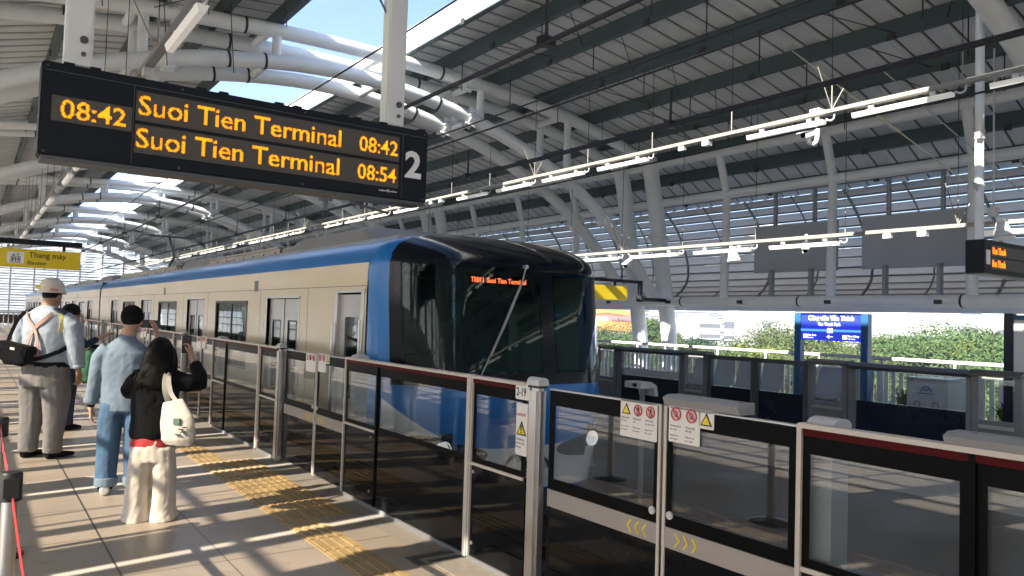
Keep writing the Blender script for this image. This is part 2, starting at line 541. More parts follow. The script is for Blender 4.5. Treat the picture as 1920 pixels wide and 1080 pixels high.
def truss(yc):
    tr = bpy.data.objects.new("roof_truss", None); COL.objects.link(tr); tr.parent = canopy
    ORG[tr.name] = ORG[canopy.name]
    for dy in (-0.5, 0.5):
        y = yc + dy
        MB().tube(catmull([(x, y, z) for x, z in UT], 3), 0.128, 14).build("upper_chord", M_STEEL, tr, True)
        MB().tube(catmull([(x, y, z) for x, z in LT], 3), 0.132, 14).build("lower_chord", M_STEEL, tr, True)
        for sgn in (0, 1):
            f = (lambda x: x) if sgn == 0 else (lambda x: 10.6 - x)
            pts = [(f(13.12), y, 5.62), (f(13.3), y, 4.9), (f(13.55), y, 3.6), (f(13.78), y, 2.4), (f(13.92), y, 1.6), (f(14.0), y, 1.0), (f(14.06), y, 0.0)]
            MB().tube(catmull(pts, 3), 0.19, 18).build("column", M_STEEL, tr, True)
            MB().tube([(f(13.52), y, 3.70), (f(13.53), y, 3.76)], 0.25, 20).tube([(f(14.06), y, 0), (f(14.06), y, 0.04)], 0.3, 20).build("column_flange", M_STEEL, tr, True)
    web = MB()
    xs = [-0.1, 2.0, 4.1, 6.2, 8.3, 10.6]
    for x in xs:
        for dy in (-0.5, 0.5):
            web.tube([(x, yc + dy, Lw(x)), (x, yc + dy, U(x))], 0.08, 10)
        web.tube([(x - 0.12, yc - 0.5, U(x - .12)), (x - 0.12, yc + 0.5, U(x - .12))], 0.075, 10)
        web.tube([(x - 0.12, yc - 0.5, Lw(x - .12)), (x - 0.12, yc + 0.5, Lw(x - .12))], 0.075, 10)
    for x in (13.2, -2.6):
        web.tube([(x, yc - 0.5, 5.4), (x, yc + 0.5, 5.4)], 0.09, 10)
    web.build_each("strut", M_STEEL, tr, True)
    fl_ = MB()
    st = MB()
    for dy in (-0.5, 0.5):
        for x0, fn in ((8.05, Lw), (8.02, U), (11.75, Lw), (2.35, Lw), (2.5, U)):
            d = Vector((0.05, 0, fn(x0 + 0.05) - fn(x0))).normalized()
            c = Vector((x0, yc + dy, fn(x0)))
            fl_.tube([c - d * 0.05, c + d * 0.05], 0.165, 16)
            for k in range(6):
                a = k * PI / 3
                q = d.cross(Vector((0, 1, 0)))
                o = Vector((0, 1, 0)) * math.cos(a) + q * math.sin(a)
                fl_.obox(c + o * 0.17, d * 0.11, o * 0.035, d.cross(o) * 0.01)
        for x0, fn in ((3.55, U), (3.3, Lw), (3.9, Lw), (7.35, U), (7.3, Lw), (1.2, U)):
            d = Vector((0.05, 0, fn(x0 + 0.05) - fn(x0))).normalized()
            c = Vector((x0, yc + dy, fn(x0)))
            st.tube([c - d * 0.02, c + d * 0.02], 0.14, 16)
    fl_.build("joint_flange", M_STEEL, tr)
    st.build_each("strap", M_STRAP, tr)
for k in range(11):
    truss(3.4 + 10.2 * (k - 4))
# purlins (x, underside z)
PR = [(6.6, 6.66), (7.6, 6.65), (8.75, 6.53), (10.0, 6.34), (11.26, 6.12), (12.4, 5.84), (13.45, 5.5), (14.25, 5.16), (15.0, 4.74)]
PL = [(4.12, 6.65), (3.2, 6.6), (2.2, 6.5), (1.0, 6.3), (-0.3, 5.95), (-1.6, 5.55), (-2.8, 5.2), (-3.8, 4.8)]
for x, z in PR + PL:
    b = MB()
    b.box(x - 0.012, x + 0.012, Y0, Y1, z, z + 0.27).box(x + 0.012, x + 0.10, Y0, Y1, z, z + 0.014).box(x + 0.012, x + 0.10, Y0, Y1, z + 0.256, z + 0.27)
    b.build("purlin", M_PURLIN, canopy)
    hk = MB()
    yy = Y0 + 1.2 + (x * 1.7) % 1.1
    while yy < 45:
        hk.box(x - 0.035, x - 0.012, yy, yy + 0.12, z - 0.05, z + 0.06)
        yy += 2.55
    hk.build("purlin_cleat", M_STRAP, canopy)
def deck(tab):
    pr = [(x, z + 0.29) for x, z in tab]
    b = MB()
    n = len(pr) - 1
    for i in range(n):
        (xa, za), (xb, zb) = pr[i], pr[i + 1]
        b.add([(xa, Y0, za), (xb, Y0, zb), (xb, Y1, zb), (xa, Y1, za), (xa, Y0, za + .05), (xb, Y0, zb + .05), (xb, Y1, zb + .05), (xa, Y1, za + .05)],
              [(0, 1, 2, 3), (4, 7, 6, 5), (0, 4, 5, 1), (2, 6, 7, 3)])
        y = Y0
        while y < Y1:
            b.add([(xa, y, za - .028), (xb, y, zb - .028), (xb, y + .05, zb - .028), (xa, y + .05, za - .028), (xa, y - .012, za), (xb, y - .012, zb), (xb, y + .11, zb), (xa, y + .11, za)],
                  [(0, 1, 2, 3), (0, 4, 5, 1), (2, 6, 7, 3)])
            b.add([(xa, y - .045, za - .003), (xb, y - .045, zb - .003), (xb, y - .012, zb - .003), (xa, y - .012, za - .003)], [(0, 1, 2, 3)], 1)
            y += 0.42
    b.build("roof_deck", [M_DECK, M_DECKGAP], canopy)
deck([(6.6, 6.68)] + PR[1:7] + [(14.3, 5.15)])
deck([(14.36, 5.10), (15.0, 4.74), (15.45, 4.42)])
deck([(-3.85, 4.78)] + PL[::-1][1:-1] + [(4.2, 6.68)])
# skylight upstands
b = MB()
for x, s, z in ((6.6, -1, 6.42), (4.22, 1, 6.45)):
    b.obox((x + s * 0.03, (Y0 + Y1) / 2, z + 0.46), (0.02, 0, 0), (0, (Y1 - Y0) / 2, 0), (s * 0.03, 0, 0.20))
    b.box(x + s * 0.06, x + s * 0.075, Y0, Y1, z + 0.38, z + 0.395).box(x + s * 0.07, x + s * 0.085, Y0, Y1, z + 0.52, z + 0.535)
b.build("skylight_upstand", M_WHITE, canopy)
# longitudinal tubes and posts along the far side, mirrored on the near side
for sgn in (0, 1):
    f = (lambda x: x) if sgn == 0 else (lambda x: 10.6 - x)
    MB().tube([(f(13.42), Y0, 2.18), (f(13.42), Y1, 2.18)], 0.105, 14).build("eave_tube", M_STEEL, canopy, True)
    MB().tube([(f(13.5), Y0, 4.55), (f(13.5), Y1, 4.55)], 0.10, 14).build("upper_tube", M_STEEL, canopy, True)
    MB().tube([(f(13.2), Y0, 5.42), (f(13.2), Y1, 5.42)], 0.095, 14).build("top_tube", M_STEEL, canopy, True)
    for k in range(-17, 26):
        y = 3.4 + 2.55 * k
        if k % 4 == 0: continue
        MB().tube([(f(13.22), y, 5.40), (f(13.5), y, 4.55), (f(13.46), y, 2.2)], [0.088, 0.085, 0.095], 10).build("post", M_STEEL, canopy, True)
    st = MB()
    for k in range(-6, 60):
        y = 3.0 + 1.02 * k
        if k % 3 == 0:
            st.tube([(f(13.42), y, 2.18), (f(13.42), y + 0.035, 2.18)], 0.112, 14)
        if k % 2:
            st.box(f(13.42) - 0.14, f(13.42) - 0.1, y + .3, y + .42, 2.13, 2.2)
    st.build("tube_strap", M_STRAP, canopy)
# louvred side wall behind the far platform
FC = catmull([(15.1, 0, 4.62), (15.4, 0, 4.25), (15.6, 0, 3.75), (15.68, 0, 3.2), (15.5, 0, 2.72), (15.0, 0, 2.36), (14.35, 0, 2.12)], 8)
def along(d):
    for a, b2 in zip(FC, FC[1:]):
        l = (b2 - a).length
        if d <= l:
            return a + (b2 - a) * (d / l), (b2 - a).normalized()
        d -= l
    return FC[-1], (FC[-1] - FC[-2]).normalized()
tot = sum((b2 - a).length for a, b2 in zip(FC, FC[1:]))
nb = 15
for i in range(nb):
    p, tgt = along(tot * (i + 0.35) / nb)
    out_n = Vector((-tgt.z, 0, tgt.x))
    if out_n.x < 0: out_n = -out_n
    d = (tgt + out_n * 0.35).normalized()
    MB().obox((p.x, (Y0 + Y1) / 2, p.z), d * (0.103 if i < 11 else 0.05), (0, (Y1 - Y0) / 2, 0), d.cross(Vector((0, 1, 0))) * 0.012).build("louvre_blade", M_BLADE, canopy)
for i in range(nb):
    p, tgt = along(tot * (i + 0.8) / nb)
    MB().obox((p.x - 0.04, (Y0 + Y1) / 2, p.z), (0.02, 0, 0), (0, (Y1 - Y0) / 2, 0), (0, 0, 0.018)).build("louvre_rail", M_ZINC, canopy)
rb = MB()
for k in range(-35, 54):
    y = 3.4 + 1.275 * k + 0.4
    rb.tube([q + Vector((-0.09, y + 0.22 * (q.z - 3.2), 0)) for q in FC[::4]], 0.018 if k % 2 else 0.03, 6)
rb.build("louvre_rib", M_ZINC, canopy)
MB().box(14.2, 14.42, Y0, Y1, 2.0, 2.19).build("bottom_rail", M_STEEL, canopy)
# near-side wall: clear slots, solid strips and frosted sheets between posts (out of view; layout made up to stripe the sunlight)
def frosted():
    m = bpy.data.materials.new("frosted_sheet"); m.use_nodes = True
    t = m.node_tree; t.nodes.clear()
    o = t.nodes.new("ShaderNodeOutputMaterial")
    tr = t.nodes.new("ShaderNodeBsdfTransparent"); tr.inputs[0].default_value = (1, 0.96, 0.9, 1)
    tl = t.nodes.new("ShaderNodeBsdfTranslucent"); tl.inputs[0].default_value = (0.6, 0.58, 0.54, 1)
    mx = t.nodes.new("ShaderNodeMixShader"); mx.inputs[0].default_value = 0.32
    t.links.new(tr.outputs[0], mx.inputs[1]); t.links.new(tl.outputs[0], mx.inputs[2]); t.links.new(mx.outputs[0], o.inputs[0])
    return m
M_FROST = frosted()
sol, fro = MB(), MB()
XW = -3.9
for k in range(-19, 28):
    y = 4.70 + 2.43 * k
    rs = random.Random(k)
    sol.box(XW, XW + .06, y + 0.09, y + 0.56 + rs.uniform(-.1, .1), 2.90, 5.05)
    fro.box(XW + 0.02, XW + 0.03, y + 0.56, y + 2.25, 2.90, 5.05)
    sol.box(XW, XW + .06, y + 1.30, y + 1.335, 2.90, 5.05)
    sol.box(XW, XW + .06, y + 1.62, y + 1.64, 2.90, 5.05)
    sol.box(XW, XW + .06, y + 2.25, y + 2.43, 2.90, 5.05)
sol.box(XW - 0.02, XW + .07, Y0, Y1, 1.61, 2.90)  # unseen solid band, placed to keep a strip of floor in shade
sol.box(XW - 0.02, XW + .05, Y0, Y1, 3.86, 3.90)
sol.build("sun_stripe_panel", M_STEEL, canopy)
fro.build("sun_filter_panel", M_FROST, canopy)
rl = MB()  # unseen bars added to throw a lattice shadow on the sunlit floor
for z in (.12, .52, .95, 1.28):
    rl.box(XW, XW + .05, Y0, Y1, z, z + .05)
y = Y0
while y < Y1:
    rl.box(XW + .005, XW + .045, y, y + .05, 0, 1.61)
    y += .81
rl.build("shadow_railing", M_STEEL, canopy)
# sag rods and hangers under the deck
rd = MB()
for k in range(-1, 5):
    y = 1.9 + 2.55 * k
    for (xa, za), (xb, zb) in zip(PR[1:6], PR[2:7]):
        rd.tube([(xa, y, za + 0.2), (xb, y + 0.9 * (1 if k % 2 else -1), zb + 0.05)], 0.008, 5)
    for x, z in PR[1:6]:
        rd.tube([(x, y + 0.6, z), (x, y + 0.6, z - 0.45 - 0.12 * (k % 3))], 0.010, 5)
    for x, z in PL[1:5]:
        rd.tube([(x, y + 0.6, z), (x + 0.1, y + 0.6, z - 1.1)], 0.007, 5)
        rd.tube([(x, y, z + 0.1), (x - 1.1, y + 0.9, z - 0.25)], 0.007, 5)
rd.build_each("hanger_rod", M_WIRE, canopy)

# louvred screen closing the far end of the station
es = thing("end_screen", (5, Y1 + 0.2, 0), "bright white louvred screen closing the far end of the platform", "screen")
b = MB()
for z in [0.9 + 0.42 * i for i in range(14)]:
    b.obox((5, Y1 + 0.4, z), (9.4, 0, 0), (0, 0.05, 0.03), (0, -0.005, 0.012))
    b.obox((5, Y1 + 0.4, z + .2), (9.4, 0, 0), (0, 0.05, 0.03), (0, -0.005, 0.035))
b.build("slat", M_WHITE, es)
b = MB()
for i in range(12):
    b.box(-4 + 1.6 * i, -3.88 + 1.6 * i, Y1 + 0.2, Y1 + 0.3, 0, 6.8)
b.build("mullion", M_WHITE, es)
fb = thing("barrier_fence", (1.2, 61, 0), "low dark barrier fence with pale posts across the far end of the platform", "fence")
b = MB()
for i in range(24):
    b.box(-3.6 + .27 * i, -3.54 + .27 * i, 61, 61.06, 0, 1.05)
b.build("picket", M_LGREY, fb)
MB().box(-3.7, 2.8, 61.07, 61.1, 0.35, 0.95).build("panel", M_BLACKM, fb)
MB().box(-3.7, 2.8, 61, 61.06, 1.05, 1.12).build("top_rail", M_LGREY, fb)

# ------------------------------------------------------------------ platform screens, near track
M_BAND = mat("beige_band", (0.34, 0.31, 0.29), 0.5, var=0.05)
M_STICK = mat("sticker_white", (0.80, 0.79, 0.77), 0.5, var=0.03)
M_SRED = mat("sticker_red", (0.55, 0.03, 0.06), 0.5, var=0)
M_SYEL = mat("sticker_yellow", (0.85, 0.66, 0.02), 0.5, var=0)
M_PINK = mat("sticker_pink", (0.75, 0.50, 0.50), 0.5, var=0)
M_CHEV = mat("chevron_yellow", (0.78, 0.62, 0.03), 0.5, var=0)
M_TXT = mat("small_print_grey", (0.28, 0.24, 0.24), 0.6, var=0)
M_BEIGE = mat("beige_trim", (0.58, 0.54, 0.49), 0.4, var=0.04)
XP = 2.86
NEAR = "glass screen line along the near track"
def tri_sign(b, x, y, z, h, mi_y, mi_k):
    w = h * 0.58
    b.prism([(y - w, z), (y + w, z), (y, z + h)], 'x', x - 0.002, x, mi_k)
    k = 0.72
    b.prism([(y - w * k, z + h * .10), (y + w * k, z + h * .10), (y, z + h * (.10 + k * 0.93))], 'x', x - 0.004, x - 0.001, mi_y)
def ban_sign(b, x, y, z, r, mi_r, mi_k, kind):
    b.disc((x, y, z), (-1, 0, 0), r * .97, 28, 4, 0.001)
    if kind == 0:
        b.disc((x - .002, y, z + r * .5), (-1, 0, 0), r * .16, 12, mi_k, .001)
        b.obox((x - .0025, y, z + r * .05), (.0006, 0, 0), (0, r * .13, 0), (0, 0, r * .34), mi_k)
        for s in (-1, 1):
            b.obox((x - .0025, y + s * r * .2, z - r * .5), (.0006, 0, 0), (0, r * .08, 0), (0, s * r * .12, r * .3), mi_k)
            b.obox((x - .0025, y + s * r * .3, z + r * .15), (.0006, 0, 0), (0, r * .22, s * r * .12), (0, 0, r * .06), mi_k)
    else:
        b.disc((x - .002, y + r * .1, z + r * .1), (-1, 0, 0), r * .36, 14, mi_k, .001)
        b.disc((x - .003, y + r * .1, z + r * .1), (-1, 0, 0), r * .27, 14, 4, .001)
        b.obox((x - .0025, y, z - r * .35), (.0006, 0, 0), (0, r * .4, 0), (0, 0, r * .06), mi_k)
    b.ring((x - .004, y, z), (-1, 0, 0), r, r * .16, 28, mi_r, .002)
    b.obox((x - .005, y, z), (.001, 0, 0), (0, r * .66, r * .66), (0, -r * .06, r * .06), mi_r)
def rrect(y0, y1, z0, z1, r):
    o = []
    for cy, cz, a0 in ((y1 - r, z1 - r, 0), (y0 + r, z1 - r, 90), (y0 + r, z0 + r, 180), (y1 - r, z0 + r, 270)):
        for k in range(5):
            a = math.radians(a0 + 22.5 * k)
            o.append((cy + r * math.cos(a), cz + r * math.sin(a)))
    return o
STK = [M_STICK, M_SRED, M_SYEL, M_INK, M_PINK]
def gate_post(Y):
    p = thing("gate_post", (XP, Y, 0), "", "gate post", NEAR)
    b = MB()
    b.prism([(XP - 0.03 + 0.03 * (1 - math.cos(a)), Y + 0.015 + 0.085 * -math.cos(a * 1.0)) for a in [0, .4, .8, 1.2]] + [(XP + 0.10, Y + 0.10), (XP + 0.10, Y - 0.07)], 'z', 0, 1.245)
    b = MB().box(XP - 0.03, XP + 0.045, Y - 0.055, Y + 0.06, 0, 1.235, c=0.02)
    b.build("shaft", M_STAIN, p, True)
    MB().box(XP - 0.027, XP + 0.042, Y - 0.052, Y + 0.057, 1.235, 1.25).build("gasket", M_BLACKM, p)
    n = 8
    prof = [(XP - 0.032, 1.25)] + [(XP + 0.0075 - 0.0395 * math.cos(PI * i / n), 1.27 + 0.03 * math.sin(PI * i / n)) for i in range(n + 1)] + [(XP + 0.047, 1.25)]
    MB().prism(prof, 'y', Y - 0.058, Y + 0.063).build("cap", M_LGREY, p, True)
    return p
def screen(Y, a, b_, stiles, name="fixed_screen", extras=True):
    p = thing(name, (XP, Y + a, 0), "", "glass screen", NEAR)
    ya, yb = Y + a, Y + b_
    MB().box(XP + .01, XP + .03, ya, yb, 0.03, 0.66).build("lower_panel", M_BLACK, p)
    MB().box(XP + .014, XP + .026, ya, yb, 0.66, 1.235).build("glass", M_GLASS, p)
    f = MB()
    edges = [ya] + [Y + s for s in stiles] + [yb]
    for e0, e1 in zip(edges, edges[1:]):
        f.box(XP + .009, XP + .0135, e0, e0 + 0.045, 0.66, 1.225).box(XP + .009, XP + .0135, e1 - 0.045, e1, 0.66, 1.225)
        f.box(XP + .009, XP + .0135, e0 + .045, e1 - .045, 0.66, 0.70).box(XP + .009, XP + .0135, e0 + .045, e1 - .045, 1.13, 1.225)
    for s in stiles:
        f.box(XP - .004, XP + .008, Y + s - .012, Y + s + .012, 0.03, 1.235)
    f.build("black_border", M_FRIT, p)
    MB().box(XP - .01, XP + .05, ya, yb, 1.235, 1.255).build("top_rail", M_BEIGE, p)
    MB().box(XP - .003, XP + .009, ya + .02, yb - .02, 1.205, 1.234).build("red_strip", M_RED, p)
    if b_ - a > 1:
        ep = MB().box(XP + .05, XP + .17, yb - .12, yb - .01, 0, 1.24).build("end_post", M_MGREY, p)
        MB().prism([(XP + .045, 1.24)] + [(XP + .11 - .065 * math.cos(PI * q / 8), 1.25 + .03 * math.sin(PI * q / 8)) for q in range(9)] + [(XP + .175, 1.24)], 'y', yb - .13, yb - .005).build("post_cap", M_LGREY, ep, True)
    MB().box(XP - .004, XP + .04, ya, yb, 0.0, 0.03).build("kick_rail", M_MGREY, p)
    MB().box(XP - .006, XP + .012, yb - .014, yb + .008, 0.03, 1.25).build("edge_trim", M_BEIGE, p)
    return p
def lock(b, y, z, r=0.012):
    b.disc((XP + .009, y, z), (-1, 0, 0), r, 16, 0, .006)
def leaf(Y, a, b_, meet_at_low):
    ya, yb = Y + a, Y + b_
    p = thing("sliding_gate", (XP, ya, 0), "", "glass gate", NEAR)
    x = XP + 0.035
    MB().box(x, x + .02, ya, yb, 0.04, 0.535).build("lower_panel", M_BLACK, p)
    MB().box(x - .004, x + .02, ya, yb, 0.537, 0.638).build("kick_band", M_BAND, p)
    MB().box(x + .004, x + .014, ya, yb, 0.64, 1.23).build("glass", M_GLASS, p)
    f = MB()
    f.box(x - .001, x + .003, ya, yb, 0.64, 0.705).box(x - .001, x + .003, ya, yb, 1.14, 1.228)
    f.box(x - .001, x + .003, ya, ya + .05, .705, 1.14).box(x - .001, x + .003, yb - .05, yb, .705, 1.14)
    f.build("black_border", M_FRIT, p)
    MB().box(x - .005, x + .03, ya, yb, 1.231, 1.238).build("top_rail", M_ALU, p)
    e = ya if meet_at_low else yb
    s = 1 if meet_at_low else -1
    MB().box(x - .008, x + .025, e, e + s * .018, 0.02, 1.238).build("meeting_stile", M_BEIGE, p)
    b = MB(); b.disc((x - .002, e + s * .05, .70), (-1, 0, 0), .02, 20, 0, .01)
    b.build("knob", M_LGREY, p)
    cv = MB()
    for k in range(3):
        y0 = e + s * (.09 + .055 * k)
        zc = .588
        for q in (-1, 1):
            cv.obox((x - .006, y0 + s * .012, zc + q * .016), (.0015, 0, 0), (0, s * .014, -q * .018), (0, .0035, .0028 * q * s))
    cv.build("chevron", M_CHEV, p)
    st = MB()
    tx = x - .003
    if meet_at_low:
        y1, y0 = e + .30, e + .03
        st.prism(rrect(y0, y1, 1.045, 1.238, .008), 'x', tx - .002, tx)
        w = (y1 - y0) / 3
        tri_sign(st, tx - .002, y1 - w * .5, 1.165, .058, 2, 3)
        ban_sign(st, tx - .002, y1 - w * 1.5, 1.192, .031, 1, 3, 0)
        ban_sign(st, tx - .002, y1 - w * 2.5, 1.192, .031, 1, 3, 0)
        words = [["Không dựa", "vào cửa"], ["Không tựa", "cửa"], ["Không thò", "tay qua cửa"]]
        ys = [y1 - w * i - .006 for i in range(3)]
    else:
        y1, y0 = e - .03, e - .23
        st.prism(rrect(y0, y1, 1.065, 1.25, .008), 'x', tx - .002, tx)
        st.prism(rrect(y0 - .085, y0 + .004, 1.155, 1.25, .008), 'x', tx - .002, tx)
        w = .1
        ban_sign(st, tx - .002, y1 - w * .5, 1.205, .033, 1, 3, 1)
        ban_sign(st, tx - .002, y1 - w * 1.5, 1.205, .033, 1, 3, 1)
        tri_sign(st, tx - .002, y0 - .04, 1.17, .062, 2, 3)
        words = [["Không chạm", "vào cửa"], ["Không đặt", "đồ vật"]]
        ys = [y1 - w * i - .01 for i in range(2)]
    so = st.build("safety_sticker", STK, p)
    return p, tx - .003, words, ys
KM = 4.75
Yb = 3.76
def module_label(k, what):
    names = {-1: "nearest the camera at the right edge", 0: "beside the number plate 2-19"}
    orders = ["first", "second", "third", "fourth", "fifth", "sixth", "seventh", "eighth", "ninth", "tenth", "eleventh", "twelfth"]
    if k in names:
        return what + " " + names[k]
    return "%s, %s one beyond the 2-19 plate" % (what, orders[k - 1])
gp = gate_post(Yb)
gp["label"] = module_label(0, "stainless steel gate post with rounded cap")
sn = screen(Yb, .11, .74, [])
sn["label"] = "narrow black framed glass screen carrying the number plate 2-19 and a warning notice"
lk = MB(); lock(lk, Yb + .70, .60); lock(lk, Yb + .70, .12); lk.build("lock", M_ALU, sn)
MB().box(XP - .002, XP + .012, Yb + .12, Yb + .74, .645, .665).build("push_bar", M_BEIGE, sn)
sb = screen(Yb, .78, 2.93, [2.25])
sb["label"] = module_label(0, "long dark based glass screen panel")
lk = MB(); lock(lk, Yb + 2.35, .60); lock(lk, Yb + 2.35, .14); lk.build("lock", M_ALU, sb)
MB().box(XP - .002, XP + .012, Yb + 2.27, Yb + 2.92, .645, .665).build("push_bar", M_BEIGE, sb)
MB().box(XP - .015, XP + .03, Yb + .74, Yb + .785, 0.02, 1.26).build("white_stile", M_BEIGE, sb)
la, xa, wa, ysa = leaf(Yb, 2.95, 3.72, False)
lb, xb_, wb, ysb = leaf(Yb, 3.74, 4.66, True)
la["label"] = module_label(0, "closed glass gate leaf with two prohibition stickers")
lb["label"] = module_label(0, "glass gate leaf with three-column sticker")
ALLP = [(gp, "stainless steel gate post with rounded cap"), (sb, "long dark based glass screen panel"),
        (la, "glass gate leaf with two prohibition stickers"), (lb, "glass gate leaf with three-column sticker"), (sn, "narrow black framed glass screen by the gate post")]
for k in [-1] + list(range(1, 12)):
    for o, w in ALLP:
        if k == -1 and o in (gp, sn): continue
        copy_tree(o, (0, KM * k, 0), label=module_label(k, w))
# lettering and notices only on the ones close enough to read
for k, base in ((-1, -KM),):
    tops = [o for o in COL.objects if o.name.startswith("sliding_gate") and o.parent is None and abs(o.location.y - (Yb + 2.95 - KM)) < .01 or o.name.startswith("sliding_gate") and o.parent is None and abs(o.location.y - (Yb + 3.74 - KM)) < .01]
    for o in tops:
        ws, ys, xx = (wa, ysa, xa) if abs(o.location.y - (Yb + 2.95 - KM)) < .01 else (wb, ysb, xb_)
        for col, yy in zip(ws, ys):
            for i, wd in enumerate(col + ["Please do not", "lean on gate"]):
                text(wd, .0135 if i < 2 else .010, (xx, yy - KM, 1.142 - .017 * i - (.012 if i > 1 else 0)), M_TXT, o, "lettering", SIDE, .0005)
pl = MB(); pl.prism(rrect(Yb + .07, Yb + .215, 1.148, 1.252, .012), 'x', XP - .006, XP - .001)
plo = pl.build("number_plate", M_STICK, sn)
text("2-19", .072, (XP - .0065, Yb + .205, 1.172), M_INK, plo, "lettering", SIDE, .001, sx=.78, bold=.001)
wn = MB(); wn.prism(rrect(Yb + .085, Yb + .205, .80, 1.125, .008), 'x', XP - .002, XP + .004)
tri_sign(wn, XP - .002, Yb + .145, .925, .09, 2, 3)
wn.obox((XP - .007, Yb + .145, .972), (.001, 0, 0), (0, .005, 0), (0, 0, .016), 3).obox((XP - .007, Yb + .145, .944), (.001, 0, 0), (0, .005, 0), (0, 0, .005), 3)
wno = wn.build("warning_notice", STK, sn)
text("DANGER", .026, (XP - .003, Yb + .198, 1.045), M_SRED, wno, "lettering", SIDE, .0005, sx=.9)
for i, wd in enumerate(["Giữ khoảng", "cách an toàn", "với cửa"]):
    text(wd, .019, (XP - .003, Yb + .198, .893 - .024 * i), M_TXT, wno, "lettering", SIDE, .0005, sx=.9)
db = thing("gate_top_housing", (XP, 2.5, 1.25), "long light grey cover lying on top of the nearest gate leaf", "cover")
MB().prism([(XP - .005, 1.247), (XP - .02, 1.285), (XP + .015, 1.30), (XP + .10, 1.30), (XP + .10, 1.247)], 'y', 2.24, 2.70).build("housing", mat("cover_grey", (.26, .265, .28), .45, var=.05), db)
sc = MB()
for y in (2.28, 2.62): sc.disc((XP + .05, y, 1.30), (0, 0, 1), .008, 10, 0, .002)
sc.build("screw", M_DGREY, db)
db2 = copy_tree(db, (0, -1.35, 0), label="long light grey cover on the screen top at the right edge of the photo")

# ------------------------------------------------------------------ platform screens, far track (seen from the track side)
XF = 9.3
FAR = "glass screen line along the far track"
def far_part(nm, ya, yb, kind):
    p = thing(nm, (XF, ya, 0), "", "glass screen" if kind != "leaf" else "glass gate", FAR)
    if kind == "leaf":
        MB().box(XF + .02, XF + .05, ya + .03, yb - .03, 0.0, .74).build("lower_panel", M_NAVY, p)
        MB().box(XF + .03, XF + .04, ya + .05, yb - .05, .74, 1.15).build("glass", M_FGLASS, p)
        f = MB().box(XF, XF + .06, ya, ya + .06, 0, 1.2).box(XF, XF + .06, yb - .06, yb, 0, 1.2).box(XF, XF + .06, ya + .06, yb - .06, 1.14, 1.2)
        f.build("frame", M_DGREY, p)
    elif kind == "big":
        MB().box(XF + .02, XF + .05, ya + .05, yb, 0.0, .755).build("lower_panel", M_NAVY, p)
        MB().box(XF + .03, XF + .04, ya + .06, yb, .755, 1.15).build("glass", M_FGLASS, p)
        f = MB().box(XF, XF + .06, yb - .10, yb, 0, 1.235).box(XF, XF + .06, ya, ya + .05, 0, 1.2)
        f.build("frame", M_MGREY, p)
        MB().prism([(XF - .03, 1.15), (XF - .05, 1.19), (XF - .02, 1.235), (XF + .1, 1.235), (XF + .1, 1.15)], 'y', ya, yb).build("top_rail", M_DGREY, p)
    else:
        MB().box(XF, XF + .05, ya + .07, yb - .07, 0, .60).build("lower_panel", M_MGREY, p)
        MB().box(XF - .02, XF + .05, ya + .07, yb - .07, .60, .635).build("ledge", M_ALU, p)
        MB().box(XF + .03, XF + .04, ya + .07, yb - .07, .68, 1.15).build("glass", M_FGLASS, p)
        f = MB().box(XF - .01, XF + .06, ya, ya + .07, 0, 1.19).box(XF - .01, XF + .06, yb - .07, yb, 0, 1.19).box(XF + .01, XF + .05, ya + .07, yb - .07, .635, .69)
        f.build("frame", M_MGREY, p)
        MB().prism([(XF - .07, 1.18), (XF - .07, 1.21), (XF + .02, 1.245), (XF + .14, 1.245), (XF + .14, 1.18)], 'y', ya - .02, yb + .02).build("lid", M_DGREY, p)
    return p
PF = 4.33
yb0 = 5.62
fp = [(far_part("fixed_screen", yb0 - 1.5, yb0 - .02, "big"), "long navy based glass screen of the far platform"),
      (far_part("narrow_screen", yb0 - 2.02, yb0 - 1.52, "nar"), "narrow lidded screen pier of the far platform"),
      (far_part("sliding_gate", yb0 - 2.96, yb0 - 2.04, "leaf"), "nearer gate leaf of a far platform gateway"),
      (far_part("sliding_gate", yb0 + .58, yb0 + 1.50, "leaf"), "farther gate leaf of a far platform gateway"),
      (far_part("narrow_screen", yb0, yb0 + .56, "nar"), "broad lidded screen pier of the far platform")]
fp[2][0].location.y += 0
ordn = ["at the right edge of the photo", "just left of the blue name sign", "beside the front of the train", "hidden behind the train, first", "hidden behind the train, second", "hidden behind the train, third", "hidden behind the train, fourth"]
fp[0][0]["label"] = "long navy based glass screen with the grey bin behind it"
fp[1][0]["label"] = "narrow lidded screen pier to the right of the grey bin"
fp[2][0]["label"] = "far platform gate leaf in the bottom right corner of the view"
fp[3][0]["label"] = "far platform gate leaf left of the blue name sign, in front of the seats"
fp[4][0]["label"] = "broad lidded screen pier under the blue name sign"
for k in (1, 2, 3, 4, 5):
    for o, w in fp:
        copy_tree(o, (0, PF * k, 0), label=w + ", " + ordn[k])

# ------------------------------------------------------------------ signs
M_SIGN = mat("sign_housing_navy", (0.006, 0.009, 0.015), 0.5, var=0.1, spec=.25)
M_STXT = mat("sign_white", (0.88, 0.88, 0.88), 0.5, var=0)
def fit(body, x0, x1, z, h, y, m, parent, name="lettering", bold=0.0, th=.002):
    o = text(body, 1.0, (0, 0, 0), m, None, name, Matrix.Identity(3), 0)
    xs = [v.co.x for v in o.data.vertices]; ys = [v.co.y for v in o.data.vertices]
    w, hh = max(xs) - min(xs), max(ys)
    bpy.data.objects.remove(o)
    size = h / hh
    bold = bold * size
    return text(body, size, (x0 - min(xs) * (x1 - x0) / w, y, z), m, parent, name, FRONT, th, sx=(x1 - x0) / (w * size), bold=bold)
YS = 4.5
M_LEDO = mat("led_deep_orange", (0.3, 0.06, 0.0), 0.5, var=0, emit=(1.0, 0.24, 0.0), es=0.30)
